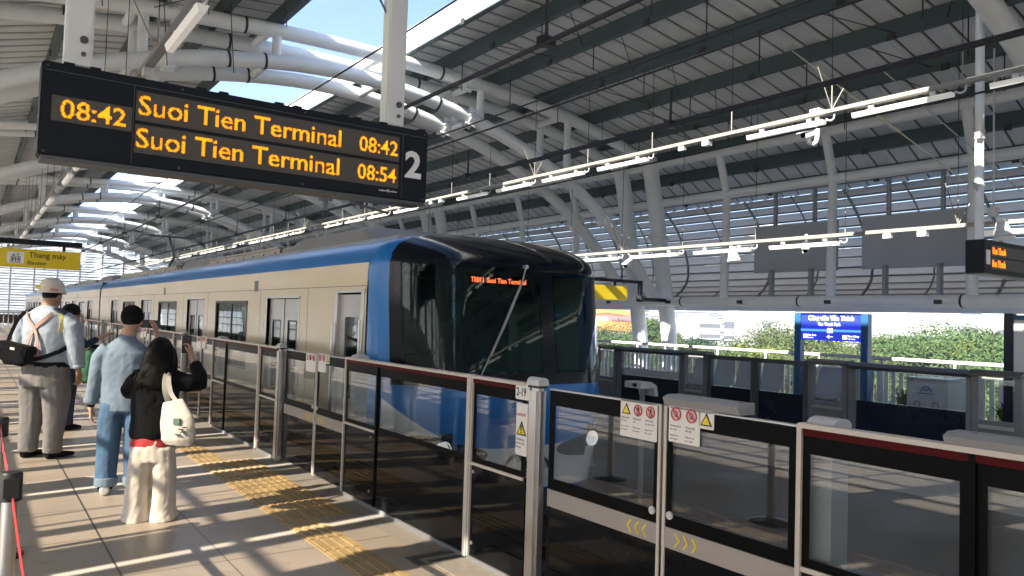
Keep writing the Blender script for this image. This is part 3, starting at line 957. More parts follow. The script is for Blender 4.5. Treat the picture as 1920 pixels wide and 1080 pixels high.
from mathutils.bvhtree import BVHTree
def ledfit(body, x0, x1, z, h, y, m, parent, rows=17):
    """dot-matrix lettering: the glyphs sampled on the square grid of a LED panel"""
    o = text(body, 1.0, (0, 0, 0), m, None, "lettering", Matrix.Identity(3), 0, bold=.012)
    vs = [v.co.copy() for v in o.data.vertices]
    fs = [list(p.vertices) for p in o.data.polygons]
    bpy.data.objects.remove(o)
    xa, xb, yb = min(v.x for v in vs), max(v.x for v in vs), max(v.y for v in vs)
    bt = BVHTree.FromPolygons([Vector((v.x, v.y, 0)) for v in vs], fs)
    p = h / rows
    n = int((x1 - x0) / p)
    b = MB()
    for r in range(-5, rows):
        for c in range(n + 1):
            q = Vector((xa + (xb - xa) * (c + .5) / n, yb * (r + .5) / rows, 1))
            if bt.ray_cast(q, Vector((0, 0, -1)))[0] is None: continue
            edge = any(bt.ray_cast(q + Vector(((xb - xa) / n * dx, yb / rows * dy, 0)), Vector((0, 0, -1)))[0] is None for dx, dy in ((1, 0), (-1, 0), (0, 1), (0, -1)))
            X, Z = x0 + p * c, z + p * r
            b.box(X + p * .06, X + p * .94, y, y + .0015, Z + p * .06, Z + p * .94, 1 if edge and (r * 7 + c * 3) % 5 < 3 else 0)
    return b.build("lettering", [m, M_LEDO], parent)
ds = thing("departure_display", (1.33, YS, 2.42), "long dark departure board with amber LED text hanging over the near platform", "display board")
b = MB().box(.235, 2.447, YS, YS + .17, 2.405, 2.885, c=.008)
for x in (.33, .45, .98, 1.1, 1.42, 1.53, 1.83, 1.92, 2.1, 2.38):
    b.box(x, x + .05, YS + .01, YS + .06, 2.885, 2.897)
b.build("housing", M_SIGN, ds)
b = MB()
b.box(.25, 2.43, YS - .0015, YS + .001, 2.838, 2.841).box(.66, .663, YS - .0015, YS + .001, 2.42, 2.838).box(2.26, 2.263, YS - .0015, YS + .001, 2.42, 2.838)
for x in (.26, .9, 1.6, 2.42):
    for z in (2.425, 2.862): b.disc((x, YS, z), (0, -1, 0), .006, 10, 0, .002)
b.build("casing_seam", M_DGREY, ds)
MB().box(.25, 2.43, YS + .005, YS + .165, 2.385, 2.405).build("underside_strip", M_DGREY, ds)
lp = MB().box(.285, .655, YS - .003, YS + .002, 2.585, 2.715).build("time_screen", M_LEDBG, ds)
rp = MB().box(.672, 2.235, YS - .003, YS + .002, 2.652, 2.812).box(.672, 2.235, YS - .003, YS + .002, 2.478, 2.632).build("text_screen", M_LEDBG, ds)
ledfit("08:42", .325, .632, 2.605, .095, YS - .006, M_LED, lp)
ledfit("Suoi Tien Terminal", .685, 1.835, 2.685, .105, YS - .006, M_LED, rp)
ledfit("08:42", 1.955, 2.225, 2.685, .095, YS - .006, M_LED, rp)
ledfit("Suoi Tien Terminal", .680, 1.83, 2.508, .105, YS - .006, M_LED, rp)
ledfit("08:54", 1.95, 2.222, 2.508, .095, YS - .006, M_LED, rp)
fit("2", 2.288, 2.392, 2.565, .165, YS - .003, M_STXT, ds, bold=.03)
fit("solari", 2.10, 2.155, 2.447, .012, YS - .003, M_STXT, ds)
fit("udine", 2.178, 2.228, 2.447, .012, YS - .003, M_STXT, ds)
q = MB()
for a in ((2.16, 2.172, 2.445, 2.448), (2.16, 2.172, 2.459, 2.462), (2.16, 2.163, 2.448, 2.459), (2.169, 2.172, 2.448, 2.459)):
    q.box(a[0], a[1], YS - .003, YS + .001, a[2], a[3])
q.build("maker_mark", M_STXT, ds)
for x in (.395, 2.21):
    pz = 6.15 if x < 1 else 6.6
    po = MB().box(x - .065, x + .065, YS + .02, YS + .13, 2.885, pz, c=.01).build("support_post", M_STEEL, ds)
    bo = MB()
    bo.disc((x + .02, YS + .02, 3.03), (0, -1, 0), .020, 16, 0, .012).disc((x + .02, YS + .02, 2.955), (0, -1, 0), .012, 14, 0, .012)
    bo.build("bolt", M_DGREY, po)
# turnbuckle stays on the right-hand post
ty = MB()
for (pa, pb) in (((2.16, YS + .08, 3.62), (1.85, YS + .3, 4.35)), ((2.27, YS + .08, 3.72), (2.42, YS + .1, 4.4))):
    pa, pb = Vector(pa), Vector(pb)
    ty.tube([pa, pb], .008, 6).tube([pa.lerp(pb, .2), pa.lerp(pb, .55)], .016, 8)
    ty.tube([pb, pb + Vector((.03, 0, .06)), pb + Vector((0, 0, .12)), pb + Vector((-.03, 0, .06)), pb], .006, 5)
ty.build("stay", mat("blue_grey_rope", (.05, .09, .12), .5), ds)

el = thing("elevator_sign", (.75, 14, 2.35), "yellow hanging sign for the elevator with black lettering", "sign")
MB().box(.1, 1.40, 14.0, 14.12, 2.215, 2.50, c=.006).build("panel", M_YEL, el)
MB().box(-1.6, 1.42, 14.0, 14.1, 2.575, 2.655).box(1.15, 1.19, 14.02, 14.08, 2.50, 2.575).box(.2, .24, 14.02, 14.08, 2.50, 2.575).build("hanger_bar", M_SIGN, el)
MB().box(-1.64, -1.54, 13.98, 14.12, 2.575, 4.1).build("drop_post", M_SIGN, el)
MB().box(.42, .64, 13.996, 14.002, 2.27, 2.45).build("pictogram_field", M_STXT, el)
b = MB()
for a in ((.47, .59, 2.285, 2.292), (.47, .59, 2.378, 2.385), (.47, .477, 2.292, 2.378), (.583, .59, 2.292, 2.378)):
    b.box(a[0], a[1], 13.992, 13.996, a[2], a[3])
for x in (.495, .53, .565):
    b.disc((x, 13.996, 2.357), (0, -1, 0), .010, 10, 0, .004).box(x - .010, x + .010, 13.992, 13.996, 2.325, 2.345).box(x - .005, x + .005, 13.992, 13.996, 2.303, 2.325)
for x, s in ((.505, -1), (.555, 1)):
    b.box(x - .003, x + .003, 13.992, 13.996, 2.395, 2.43)
    for w in (-1, 1): b.obox((x + w * .008, 13.994, 2.4125 + s * .012), (.009, 0, -s * w * .007), (0, .002, 0), (.002, 0, .003))
b.build("pictogram", M_INK, el)
fit("Thang máy", .70, 1.20, 2.375, .085, 13.997, M_INK, el, bold=.004)
fit("Elevator", .69, .94, 2.265, .055, 13.997, M_INK, el)

ex = thing("exit_sign", (11.2, 12.6, 2.3), "yellow exit sign on a dark arm in front of the far roof columns", "sign")
MB().box(10.2, 12.05, 12.6, 12.7, 2.15, 2.465, c=.005).build("panel", M_YEL, ex)
MB().box(10.2, 12.55, 12.62, 12.70, 2.55, 2.62).box(11.7, 11.75, 12.64, 12.68, 2.465, 2.55).box(12.47, 12.55, 12.62, 12.70, 2.2, 2.55).box(12.47, 13.4, 12.62, 12.70, 2.16, 2.24).build("arm", M_SIGN, ex)
MB().tube([(12.51, 12.66, 2.14), (12.51, 12.66, 2.28)], .09, 12).build("clamp", M_BLACKM, ex)
fit("Lối ra", 10.62, 11.02, 2.33, .09, 12.597, M_INK, ex, bold=.004)

rd_ = thing("departure_display", (10.4, 4.07, 2.36), "small dark departure board with orange LED text at the right edge of the photo", "display board")
MB().box(10.5, 12.7, 4.5, 4.73, 2.43, 2.86, c=.008).build("housing", M_SIGN, rd_)
MB().box(10.52, 12.68, 4.51, 4.72, 2.415, 2.43).build("underside_strip", M_DGREY, rd_)
sp_ = MB().box(10.70, 12.5, 4.497, 4.502, 2.655, 2.80).box(10.70, 12.5, 4.497, 4.502, 2.49, 2.635).build("text_screen", M_LEDBG, rd_)
fit("1", 10.57, 10.64, 2.55, .17, 4.497, M_STXT, rd_, bold=.03)
fit("Ben Thanh", 10.73, 11.10, 2.685, .085, 4.493, M_LEDR, sp_, bold=.02)
fit("Ben Thanh", 10.72, 11.09, 2.52, .085, 4.493, M_LEDR, sp_, bold=.02)
pp = MB()
pp.tube([(10.63, 4.62, 2.86), (10.63, 4.62, 6.2)], .055, 14)
pp.build("support_post", M_STEEL, rd_, True)
c_ = MB()
for z in (4.18, 4.26, 3.55): c_.tube([(10.63, 4.62, z), (10.63, 4.62, z + .04)], .068, 14)
c_.box(10.5, 10.58, 4.56, 4.62, 4.17, 4.25)
c_.prism([(10.45, 3.60), (10.63, 3.45), (10.81, 3.60)], 'y', 4.61, 4.63)
c_.build("bracket", M_LGREY, rd_)

for o_ in [rd_] + list(rd_.children_recursive):
    if o_.type == "MESH":
        o = ORG[rd_.name]
        for v in o_.data.vertices:
            w_ = v.co + o
            w_ = Vector((w_.x * .905, w_.y * .905, 1.65 + (w_.z - 1.65) * .905))
            v.co = w_ - o
M_BLUE = mat("sign_blue", (0.02, 0.035, 0.32), 0.35, var=0.06, emit=(0.02, 0.04, 0.5), es=0.25)
M_BLUEP = mat("post_blue", (0.02, 0.10, 0.24), 0.4, var=0.08)
M_CYAN = mat("stripe_light_blue", (0.10, 0.35, 0.75), 0.4, var=0, emit=(.1, .35, .8), es=.3)
M_BSTX = mat("backlit_white", (0.85, 0.85, 0.9), 0.5, var=0, emit=(.9, .92, 1), es=.45)
bs = thing("station_name_sign", (12, 7.5, 0), "blue backlit station name sign on two blue posts on the far platform", "sign")
for y in (6.93, 8.17):
    MB().box(11.95, 12.07, y - .06, y + .06, 0, 1.92).build("post", M_BLUEP, bs)
MB().box(11.95, 12.07, 6.99, 8.11, 1.90, 1.92).build("top_bar", M_SIGN, bs)
fc = MB().box(11.97, 12.05, 6.99, 8.11, 1.45, 1.90).build("face", M_BLUE, bs)
MB().box(11.962, 11.97, 6.99, 8.11, 1.605, 1.645).build("line_stripe", M_CYAN, bs)
b = MB().box(11.955, 11.962, 7.50, 7.60, 1.585, 1.665).box(11.962, 11.97, 7.985, 8.06, 1.485, 1.555).box(11.962, 11.97, 7.245, 7.32, 1.485, 1.555)
b.box(11.962, 11.97, 7.50, 7.58, 1.515, 1.525)
for s in (-1, 1): b.obox((11.966, 7.585, 1.52 + s * .012), (.004, 0, 0), (0, .018, -s * .016), (0, .004, .005 * s))
b.build("symbol", M_BSTX, fc)
def sfit(body, ya, yb, z, h, x, m, parent):
    o = text(body, 1.0, (0, 0, 0), m, None, "lettering", Matrix.Identity(3), 0)
    xs = [v.co.x for v in o.data.vertices]; ys = [v.co.y for v in o.data.vertices]
    w, hh = max(xs) - min(xs), max(ys); bpy.data.objects.remove(o)
    return text(body, h / hh, (x, ya, z), m, parent, "lettering", SIDE, .002, sx=(ya - yb) / (w * h / hh), bold=.02 * h / hh)
sfit("Công viên Văn Thánh", 7.97, 7.13, 1.80, .085, 11.965, M_BSTX, fc)
sfit("Van Thanh Park", 7.78, 7.36, 1.705, .055, 11.965, M_BSTX, fc)
sfit("Ba Son", 7.97, 7.82, 1.525, .032, 11.965, M_BSTX, fc)
sfit("Ba Son", 7.97, 7.87, 1.487, .018, 11.965, M_BSTX, fc)
sfit("Tân Cảng", 7.235, 7.03, 1.525, .032, 11.965, M_BSTX, fc)
sfit("Tan Cang", 7.235, 7.10, 1.487, .018, 11.965, M_BSTX, fc)

ib = thing("information_board", (12, 4.3, 0), "white notice board in a blue frame at the right edge of the far platform", "notice board")
MB().box(11.95, 12.07, 4.74, 4.86, 0, 1.95).box(11.95, 12.07, 3.2, 3.32, 0, 1.95).build_each("post", mat("post_dark_navy", (.012, .018, .035), .4), ib)
MB().box(11.97, 12.05, 3.32, 4.74, .85, 1.92).build("board", M_WHITE, ib)
MB().box(11.96, 11.97, 3.32, 4.74, 1.86, 1.93).build("header", M_BLUEP, ib)
b = MB()
b.prism([(4.60, 1.45), (4.42, 1.28), (4.30, 1.3), (4.2, 1.62), (4.4, 1.75), (4.55, 1.62)], 'x', 11.962, 11.968)
b.build("printed_picture", mat("poster_pale_grey", (.55, .56, .58), .5, var=.3, scale=9), ib)

for i, (ya, yb) in enumerate(((8.55, 10.47), (6.06, 8.03))):
    bb = thing("blank_advertising_board", (13.75, (ya + yb) / 2, 3.2), "blank grey advertising board on the louvred wall, " + ("left of the two" if i == 0 else "right of the two"), "advertising board", "blank boards over the far platform")
    MB().box(13.72, 13.80, ya, yb, 2.80, 3.78, c=.006).build("panel", mat("board_blue_grey", (.36, .385, .42), .45, var=.06, scale=.8), bb)
    b = MB()
    for y in (ya + .5, yb - .5):
        b.box(13.6, 13.72, y - .03, y + .03, 2.2, 2.85).box(13.72, 13.79, y - .03, y + .03, 3.78, 4.5)
    b.build_each("bracket", M_ZINC, bb)

# ------------------------------------------------------------------ light trunking, cameras, loudspeakers
def trunk(x, z, ya, yb, step, lab, ph=0.0, up=1.4, lampw=.048, traym=None):
    t = thing("light_trunking", (x, 10, z), lab, "strip lights")
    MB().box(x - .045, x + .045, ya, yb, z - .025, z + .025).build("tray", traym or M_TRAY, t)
    h = MB(); w = MB(); ww = MB()
    y = ya + ph
    i = 0
    lamp0 = None
    while y + 1.25 < yb:
        if i % 5 != 1:
            if lamp0 is None:
                b = MB().prism([(x - lampw, z - .095), (x - lampw * .55, z - .155), (x + lampw * .55, z - .155), (x + lampw, z - .095)], 'y', y, y + 1.22)
                lamp0 = b.build("lamp", M_LAMP, t); ly = y
                k = MB().tube(catmull([(x, y - .02, z - .09), (x, y - .08, z - .12), (x, y - .13, z - .10), (x, y - .14, z - .04)], 4), .012, 6)
                k.box(x - .02, x + .02, y + .2, y + .26, z - .075, z - .03).box(x - .02, x + .02, y + .95, y + 1.01, z - .075, z - .03)
                k.build("lamp_cord", M_LGREY, lamp0, True)
            else:
                c = copy_tree(lamp0, Vector(), t)
                c.location = (0, y - ly, 0)
        if i % 5 == 1:
            w.box(x - .05, x + .05, y + .3, y + .42, z - .11, z - .03).box(x - .03, x + .03, y + .8, y + .92, z - .10, z - .03)
        h.tube([(x, y - .1, z), (x, y - .1, z + .35)], .008, 6)
        ww.tube([(x, y - .1, z + .35), (x, y - .1, z + up)], .005, 5)
        if i % 4 == 1:
            h.tube([(x, y - .1, z + .02), (x - .25, y - .05, z + .55)], .007, 6).tube([(x, y - .1, z + .02), (x + .1, y - .2, z + .3)], .006, 6)
        y += step
        i += 1
    h.build_each("hanger", M_TRAY, t)
    w.build("junction_box", M_LGREY, t)
    ww.build_each("hanger_wire", M_WIRE, t)
    return t
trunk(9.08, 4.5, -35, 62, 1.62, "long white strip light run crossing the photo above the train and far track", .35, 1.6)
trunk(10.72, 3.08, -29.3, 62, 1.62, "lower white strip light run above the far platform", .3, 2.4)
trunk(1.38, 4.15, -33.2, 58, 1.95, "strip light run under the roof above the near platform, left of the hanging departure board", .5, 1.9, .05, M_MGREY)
def cctv(x, y, z, ang, lab, jt=False):
    t = thing("security_camera", (x, y, z), lab, "camera")
    b = MB()
    d = Vector((math.cos(ang), math.sin(ang), -.38)).normalized()
    s = d.cross(Vector((0, 0, 1))).normalized(); u = s.cross(d)
    c = Vector((x, y, z))
    b.obox(c, d * .17, s * .045, u * .04).obox(c + u * .048 + d * .03, d * .2, s * .055, u * .008)
    b.build("housing", M_LGREY, t)
    MB().tube([c + d * .17, c + d * .19], .034, 14).build("lens", M_BLACK, t, True)
    m = MB()
    if jt:
        m.tube(catmull([(x + .02, y - .05, z + .28), (x + .02, y - .05, z - .08), (x + .02, y - .0, z - .15), (x, y + .06, z - .12), (x, y + .06, z - .04)], 5), .032, 10)
        m.box(x - .05, x + .09, y - .12, y + .02, z + .25, z + .30)
    else:
        m.tube(catmull([c + Vector((0, 0, .2)), c + Vector((0, 0, .12)) - d * .1, c - d * .1 - u * .09, c - u * .05], 5), .022, 8)
    m.build("bracket", M_WHITE, t, True)
cctv(9.08, 6.02, 4.27, 2.9, "white camera on a J-shaped pipe under the upper strip light run", True)
cctv(10.72, 11.2, 2.84, -2.7, "white camera under the lower strip lights just right of the train front")
cctv(10.72, 7.2, 2.92, -2.6, "small camera under the lower strip lights in front of the blank boards")
def speaker(x, y, z, lab):
    t = thing("loudspeaker", (x, y, z), lab, "loudspeaker")
    MB().tube([(x, y, z + .13), (x, y, z + .1), (x, y - .02, z - .04), (x, y - .03, z - .08)], [.05, .07, .1, .13], 16).build("horn", M_LGREY, t, True)
    MB().tube([(x, y - .03, z - .081), (x, y - .032, z - .095)], .125, 16).build("grille", M_WHITE, t, True)
    MB().box(x - .05, x + .05, y - .03, y + .03, z + .12, z + .17).tube([(x, y, z + .15), (x, y, z + .1)], .02, 8).build("bracket", M_WHITE, t)
speaker(10.72, 8.62, 2.86, "grey cone loudspeaker under the lower strip lights left of the blank boards")
speaker(10.6, 4.34, 2.95, "grey cone loudspeaker just above the right-edge departure board")
dr = thing("conduit_box", (10.9, 4.6, 3.4), "small white junction box beside the right-hand post above the far platform", "junction box")
MB().box(11.05, 11.17, 4.6, 4.7, 3.22, 3.34, c=.01).tube([(11.11, 4.65, 3.34), (11.11, 4.65, 5.5)], .012, 6).build("body", M_LGREY, dr)

# ------------------------------------------------------------------ overhead line
def wire(pts, r, lab, twin=0.0, clamps=0.0):
    t = thing("overhead_wire", pts[0], lab, "overhead wire")
    for s in ((-1, 1) if twin else (0,)):
        MB().tube([Vector(p) + Vector((s * twin / 2, 0, s * twin * .35)) for p in pts], r, 6, False).build("cable", M_WIRE, t, True)
    if clamps:
        b = MB()
        y = pts[0][1] + 2.2
        while y < min(48, pts[-1][1]):
            for a, c in zip(pts, pts[1:]):
                if a[1] <= y <= c[1]:
                    q = Vector(a).lerp(Vector(c), (y - a[1]) / (c[1] - a[1]))
                    b.box(q.x - twin / 2 - .03, q.x + twin / 2 + .03, y - .05, y + .05, q.z - .04, q.z + .05)
                    b.box(q.x - .012, q.x + .012, y - .012, y + .012, q.z, q.z + .5)
            y += clamps
        b.build("clamp", M_BLACKM, t)
def run(x, z, sag=0.03, x2=None):
    return [(x + ((x2 or x) - x) * (y + 41) / 111, y, z + sag * math.cos(y * .31)) for y in range(-41, 71, 3)]
wire(run(4.55, 4.42), .022, "thick twin feeder wires over the near track, passing behind the hanging departure board", .11, 6.4)
wire(run(3.78, 4.80), .011, "thin single wire crossing the open skylight above the train")
wire(run(7.5, 4.32), .020, "twin feeder wires in front of the upper strip light run", .09, 5.1)
wire(run(6.5, 4.82), .012, "single thin wire high under the right half of the roof")
wire(run(7.65, 3.90), .011, "lowest thin contact wire over the empty far track")
wire(run(4.72, 3.82), .010, "lowest thin contact wire directly over the train roof")
M_INS = mat("insulator_grey", (.5, .52, .52), .35, var=.05)
cb = thing("catenary_bracket", (6.2, 15.95, 4.2), "drop post with ribbed insulators holding the wires, just below the departure board", "wire bracket")
MB().box(6.16, 6.24, 15.9, 15.98, 3.9, 5.85).box(6.06, 6.34, 15.88, 16.0, 4.1, 4.16).build("drop_post", M_MGREY, cb)
for s in (-1, 1):
    p0, p1 = Vector((6.2 + s * .12, 15.94, 4.22)), Vector((6.2 + s * 1.5, 15.94, 3.98 if s > 0 else 4.36))
    MB().tube([p0.lerp(p1, .3), p1], .028, 10).build("arm", M_MGREY, cb, True)
    pts, rr = [], []
    for k in range(15):
        pts.append(p0.lerp(p1, .08 + .22 * k / 14)); rr.append(.062 if k % 2 else .035)
    MB().tube(pts, rr, 12).tube([p0, p0.lerp(p1, .1)], .02, 8).build("insulator", M_INS, cb)
for y in (31.0, 46.0):
    pass
ro = thing("tension_rod", (11.5, 6.8, 5), "pale tension rod with grip sections slanting down from the roof to the far post", "tension rod")
a, b2 = Vector((10.82, 7.58, 6.2)), Vector((13.38, 6.04, 4.17))
for (x0, x1, r) in ((0, .28, .012), (.28, .36, .022), (.36, .62, .026), (.62, 1, .012)):
    MB().tube([a.lerp(b2, x0), a.lerp(b2, x1)], r, 8).build("grip" if r > .02 else "rod", mat("pale_yellow_white", (.7, .68, .55), .4), ro, True)
ro2 = thing("tension_rod", (11.2, 7.1, 5), "thin grey tension rod slanting right of the pale one under the roof", "tension rod")
a2, b3 = Vector((11.6, 6.6, 5.9)), Vector((13.4, 5.2, 3.9))
MB().tube([a2, b3], .009, 6).tube([a2.lerp(b3, .66), a2.lerp(b3, .76)], .022, 8).build("rod", M_LGREY, ro2, True)

# ------------------------------------------------------------------ the train
M_BODY = mat("train_cream_paint", (0.70, 0.595, 0.425), 0.32, metal=0.1, var=0.05, scale=0.8, coat=0.1)
M_TBLUE = mat("train_blue_paint", (0.006, 0.19, 0.58), 0.28, var=0.06, scale=1.0, coat=0.15)
M_TWHITE = mat("train_white_paint", (0.80, 0.80, 0.80), 0.25, var=0.04, coat=0.3)
M_TBLACK = mat("train_black_gloss", (0.003, 0.0055, 0.012), 0.13, var=0, coat=0.0, spec=.35)
M_TROOF = mat("train_roof_grey", (0.27, 0.27, 0.275), 0.55, var=0.1, scale=1.5)
M_TROOFD = mat("train_roof_metal", (0.30, 0.28, 0.26), 0.4, metal=0.5, var=0.15, scale=3)
M_DOOR = mat("train_door_grey", (0.46, 0.45, 0.44), 0.3, metal=0.4, var=0.04)
M_INT = mat("train_interior_grey", (0.55, 0.56, 0.56), 0.6, var=0.05)
M_SEAT = mat("train_seat_blue", (0.03, 0.06, 0.12), 0.7, var=0.1)
M_CAB = mat("cab_interior_dark", (0.13, 0.18, 0.18), 0.6, var=0.2)
M_VISOR = mat("cab_visor_teal", (0.16, 0.26, 0.26), 0.5, var=0.05)
XC, HW = 4.72, 1.42
OUTL = [(1.30, -.45), (1.40, -.15), (1.42, .3), (1.42, 1.95), (1.41, 2.19), (1.38, 2.28), (1.29, 2.38), (1.08, 2.47), (.6, 2.53), (0, 2.55)]
def halfw(z):
    return interp([(b_, a_) for a_, b_ in OUTL[:-1]], max(-.45, min(2.52, z)))
def F(x, z):
    u = abs(x - XC) / HW
    y = 6.36 + 0.06 * min(u, 1.0) ** 2 + 0.50 * (max(0.0, min(u, 1.0) - .52) / .48) ** 2.2
    if z > .9: y += 0.15 * (z - .9) / 1.3
    if z > 2.18: y += 1.5 * ((z - 2.18) / .37) ** 2 * .45
    if z < .75: y += 0.16 * ((.75 - z) / .9) ** 1.5
    return y
def outline():
    L = [(-a_, b_) for a_, b_ in OUTL]
    return L + OUTL[::-1][1:]
def car(ys, ye, nose, lab):
    t = thing("train_car", (XC, (ys + ye) / 2, -1.0), lab, "train car", "cars of the arriving train")
    doors = [9.84 - 6.4 + ys + 4.72 * k for k in range(4)] if nose else [ys + 2.3 + 4.95 * k for k in range(4)]
    wins = [(d + 1.52, d + 3.30) for d in doors[:-1]]
    xl, xr = XC - HW, XC + HW
    y_s = 7.25 if nose else ys
    # side walls with door and window openings
    for sgn in (-1, 1):
        x = XC + sgn * HW
        holes = [(d - .62, d + .62, -0.02, 1.83) for d in doors] + [(a, b_, .80, 1.80) for a, b_ in wins]
        if nose and sgn < 0: holes.append((7.36, 8.02, -0.02, 1.88))
        ysn = sorted(set([y_s, ye] + [h[0] for h in holes] + [h[1] for h in holes]))
        zs = [-.45, -.02, .80, 1.80, 1.83, 1.88, 1.95]
        b = MB()
        for i in range(len(ysn) - 1):
            for j in range(len(zs) - 1):
                cy, cz = (ysn[i] + ysn[i + 1]) / 2, (zs[j] + zs[j + 1]) / 2
                if any(h[0] < cy < h[1] and h[2] < cz < h[3] for h in holes): continue
                b.box(x, x - sgn * .05, ysn[i], ysn[i + 1], zs[j], zs[j + 1])
        b.build("side_wall", M_BODY, t)
        for d in doors:
            for k, s in ((0, -1), (1, 1)):
                ya, yb = (d - .60, d - .005) if s < 0 else (d + .005, d + .60)
                px = x - sgn * .035
                b = MB()
                wy0, wy1 = (ya + yb) / 2 - .17, (ya + yb) / 2 + .17
                b.box(px, px - sgn * .03, ya, wy0, 0, 1.82).box(px, px - sgn * .03, wy1, yb, 0, 1.82).box(px, px - sgn * .03, wy0, wy1, 0, .62).box(px, px - sgn * .03, wy0, wy1, 1.55, 1.82)
                dd = b.build("door", M_DOOR, t)
                MB().box(px - sgn * .008, px - sgn * .018, wy0, wy1, .62, 1.55).build("window", M_TGLASS, dd)
                g_ = MB()
                for q in (wy0, wy1 - .02): g_.box(px + sgn * .002, px - sgn * .004, q, q + .02, .62, 1.55)
                g_.box(px + sgn * .002, px - sgn * .004, wy0, wy1, 1.53, 1.55).box(px + sgn * .002, px - sgn * .004, wy0, wy1, .62, .64)
                g_.build("gasket", M_BLACKM, dd)
            f = MB()
            for q in (d - .655, d + .62): f.box(x + sgn * .004, x - sgn * .05, q, q + .035, -.02, 1.85)
            f.box(x + sgn * .004, x - sgn * .05, d - .655, d + .655, 1.83, 1.855)
            f.build("door_frame", M_DGREY if sgn > 0 else M_STAIN, t)
            MB().box(x - sgn * .03, x - sgn * .04, d - .62, d - .60, 0, 1.82).box(x - sgn * .03, x - sgn * .04, d - .005, d + .005, 0, 1.82).build("door_seal", M_BLACKM, t)
        for a, b_ in wins:
            w = MB().box(x - sgn * .02, x - sgn * .03, a, b_, .80, 1.80).build("window", M_TGLASS, t)
            f = MB()
            f.box(x + sgn * .004, x - sgn * .03, a, a + .05, .80, 1.80).box(x + sgn * .004, x - sgn * .03, b_ - .05, b_, .80, 1.80)
            f.box(x + sgn * .004, x - sgn * .03, a, b_, 1.76, 1.80).box(x + sgn * .004, x - sgn * .03, a, b_, .80, .84)
            m_ = (a + b_) / 2
            f.box(x - sgn * .012, x - sgn * .032, m_ - .02, m_ + .02, .84, 1.76)
            f.build("frame", M_BLACKM, w)
        # blue shoulder and roof line
        b = MB()
        prof = [(HW, 1.95), (HW, 2.08), (1.41, 2.19), (1.38, 2.28), (1.29, 2.38), (1.08, 2.47)]
        b.grid(lambda i, j: (XC + sgn * (prof[i][0]), (y_s, ye)[j], prof[i][1]), 2, 1, 1)
        b.grid(lambda i, j: (XC + sgn * (prof[i + 2][0]), (y_s, ye)[j], prof[i + 2][1]), 3, 1, 0)
        b.build("shoulder_panel", [M_TBLUE, M_BODY], t, True)
        MB().tube([(XC + sgn * 1.075, y_s, 2.485), (XC + sgn * 1.075, ye, 2.485)], .018, 6).build("rain_gutter", M_ALU, t, True)
        sl = MB()
        for yq in ((10.9, 17.2) if nose else (ys + 6, ys + 12)):
            sl.box(x + sgn * .004, x, yq, yq + .16, 1.93, 2.08)
        sl.build("side_display", M_DGREY, t)
        pj = MB()
        for d in doors:
            for q in (-.92, .92):
                pj.box(x + sgn * .0012, x - sgn * .002, d + q, d + q + .007, -.40, 1.95)
        pj.box(x + sgn * .0012, x - sgn * .002, y_s, ye, 1.945, 1.952)
        pj.build("panel_joint", mat("joint_dark_tan", (.16, .14, .11), .6), t)
        lbm = MB()
        for d in doors:
            lbm.box(x + sgn * .002, x, d + .74, d + .84, 1.42, 1.55).box(x + sgn * .002, x, d - .82, d - .74, 1.30, 1.36)
        lbm.build("door_label", M_STICK, t)
        hh_ = MB()
        for d in doors:
            hh_.box(x + sgn * .012, x, d - .70, d - .665, .75, .95)
        hh_.build("door_handle", M_STAIN, t)
    rp_ = [(-1.08, 2.47), (-.6, 2.53), (0, 2.55), (.6, 2.53), (1.08, 2.47)]
    b = MB().grid(lambda i, j: (XC + rp_[i][0], (y_s, ye)[j], rp_[i][1]), 4, 1)
    b.build("roof", M_TROOF, t, True)
    MB().box(xl + .1, xr - .1, y_s, ye, -.45, -.02).build("underframe", M_DGREY, t)
    wh = MB()
    for bogie in (ys + 3.0, ye - 3.0):
        for dy in (-1.05, 1.05):
            for s in (-.72, .72):
                wh.tube([(XC + s - .06, bogie + dy, -.46), (XC + s + .06, bogie + dy, -.46)], .42, 24)
    wh.build_each("wheel", M_DGREY, t)
    MB().box(xl + .06, xr - .06, y_s + (1.3 if nose else .05), ye - .05, 2.12, 2.16).build("ceiling", M_INT, t)
    it = MB().box(xl + .06, xr - .06, y_s + 1.25, ye - .05, -.01, .01)
    it.box(xl + .06, xr - .06, ye - .07, ye - .04, .01, 2.12)
    it.build("interior", M_INT, t)
    se = MB()
    for a, b_ in wins:
        for s in (-1, 1):
            se.box(XC + s * 1.34, XC + s * .9, a, b_, .38, .44).box(XC + s * 1.36, XC + s * 1.28, a, b_, .44, .92)
    se.build("bench_seat", M_SEAT, t)
    po = MB()
    for d in doors:
        for s in (-.75, .75):
            po.tube([(XC - .5, d + s, 0), (XC - .5, d + s, 2.12)], .017, 8).tube([(XC + .5, d + s, 0), (XC + .5, d + s, 2.12)], .017, 8)
    po.build_each("grab_pole", M_STAIN, t, True)
    MB().box(xl + .02, xr - .02, ye - .02, ye, -.45, 2.4).build("end_wall", M_DGREY, t)
    # roof equipment
    ac0 = (ys + 1.75, ys + 4.9) if nose else (ys + 1.2, ys + 4.6)
    for (a, b_) in (ac0, (ys + 9.2, ys + 11.9)):
        n = 10
        def prof_y(i):
            s = i / n
            return a + (b_ - a) * s, 2.50 + .25 * (1 - abs(2 * s - 1) ** 6) ** .6
        m = MB()
        sect = [(-.92, 0), (-.92, .55), (-.86, .85), (-.7, 1), (.7, 1), (.86, .85), (.92, .55), (.92, 0)]
        m.grid(lambda i, j: (XC + sect[i][0], prof_y(j)[0], 2.44 + (prof_y(j)[1] - 2.44) * sect[i][1]), 7, n)
        m.build("air_conditioner", M_TROOF, t, True)
    rb_ = MB()
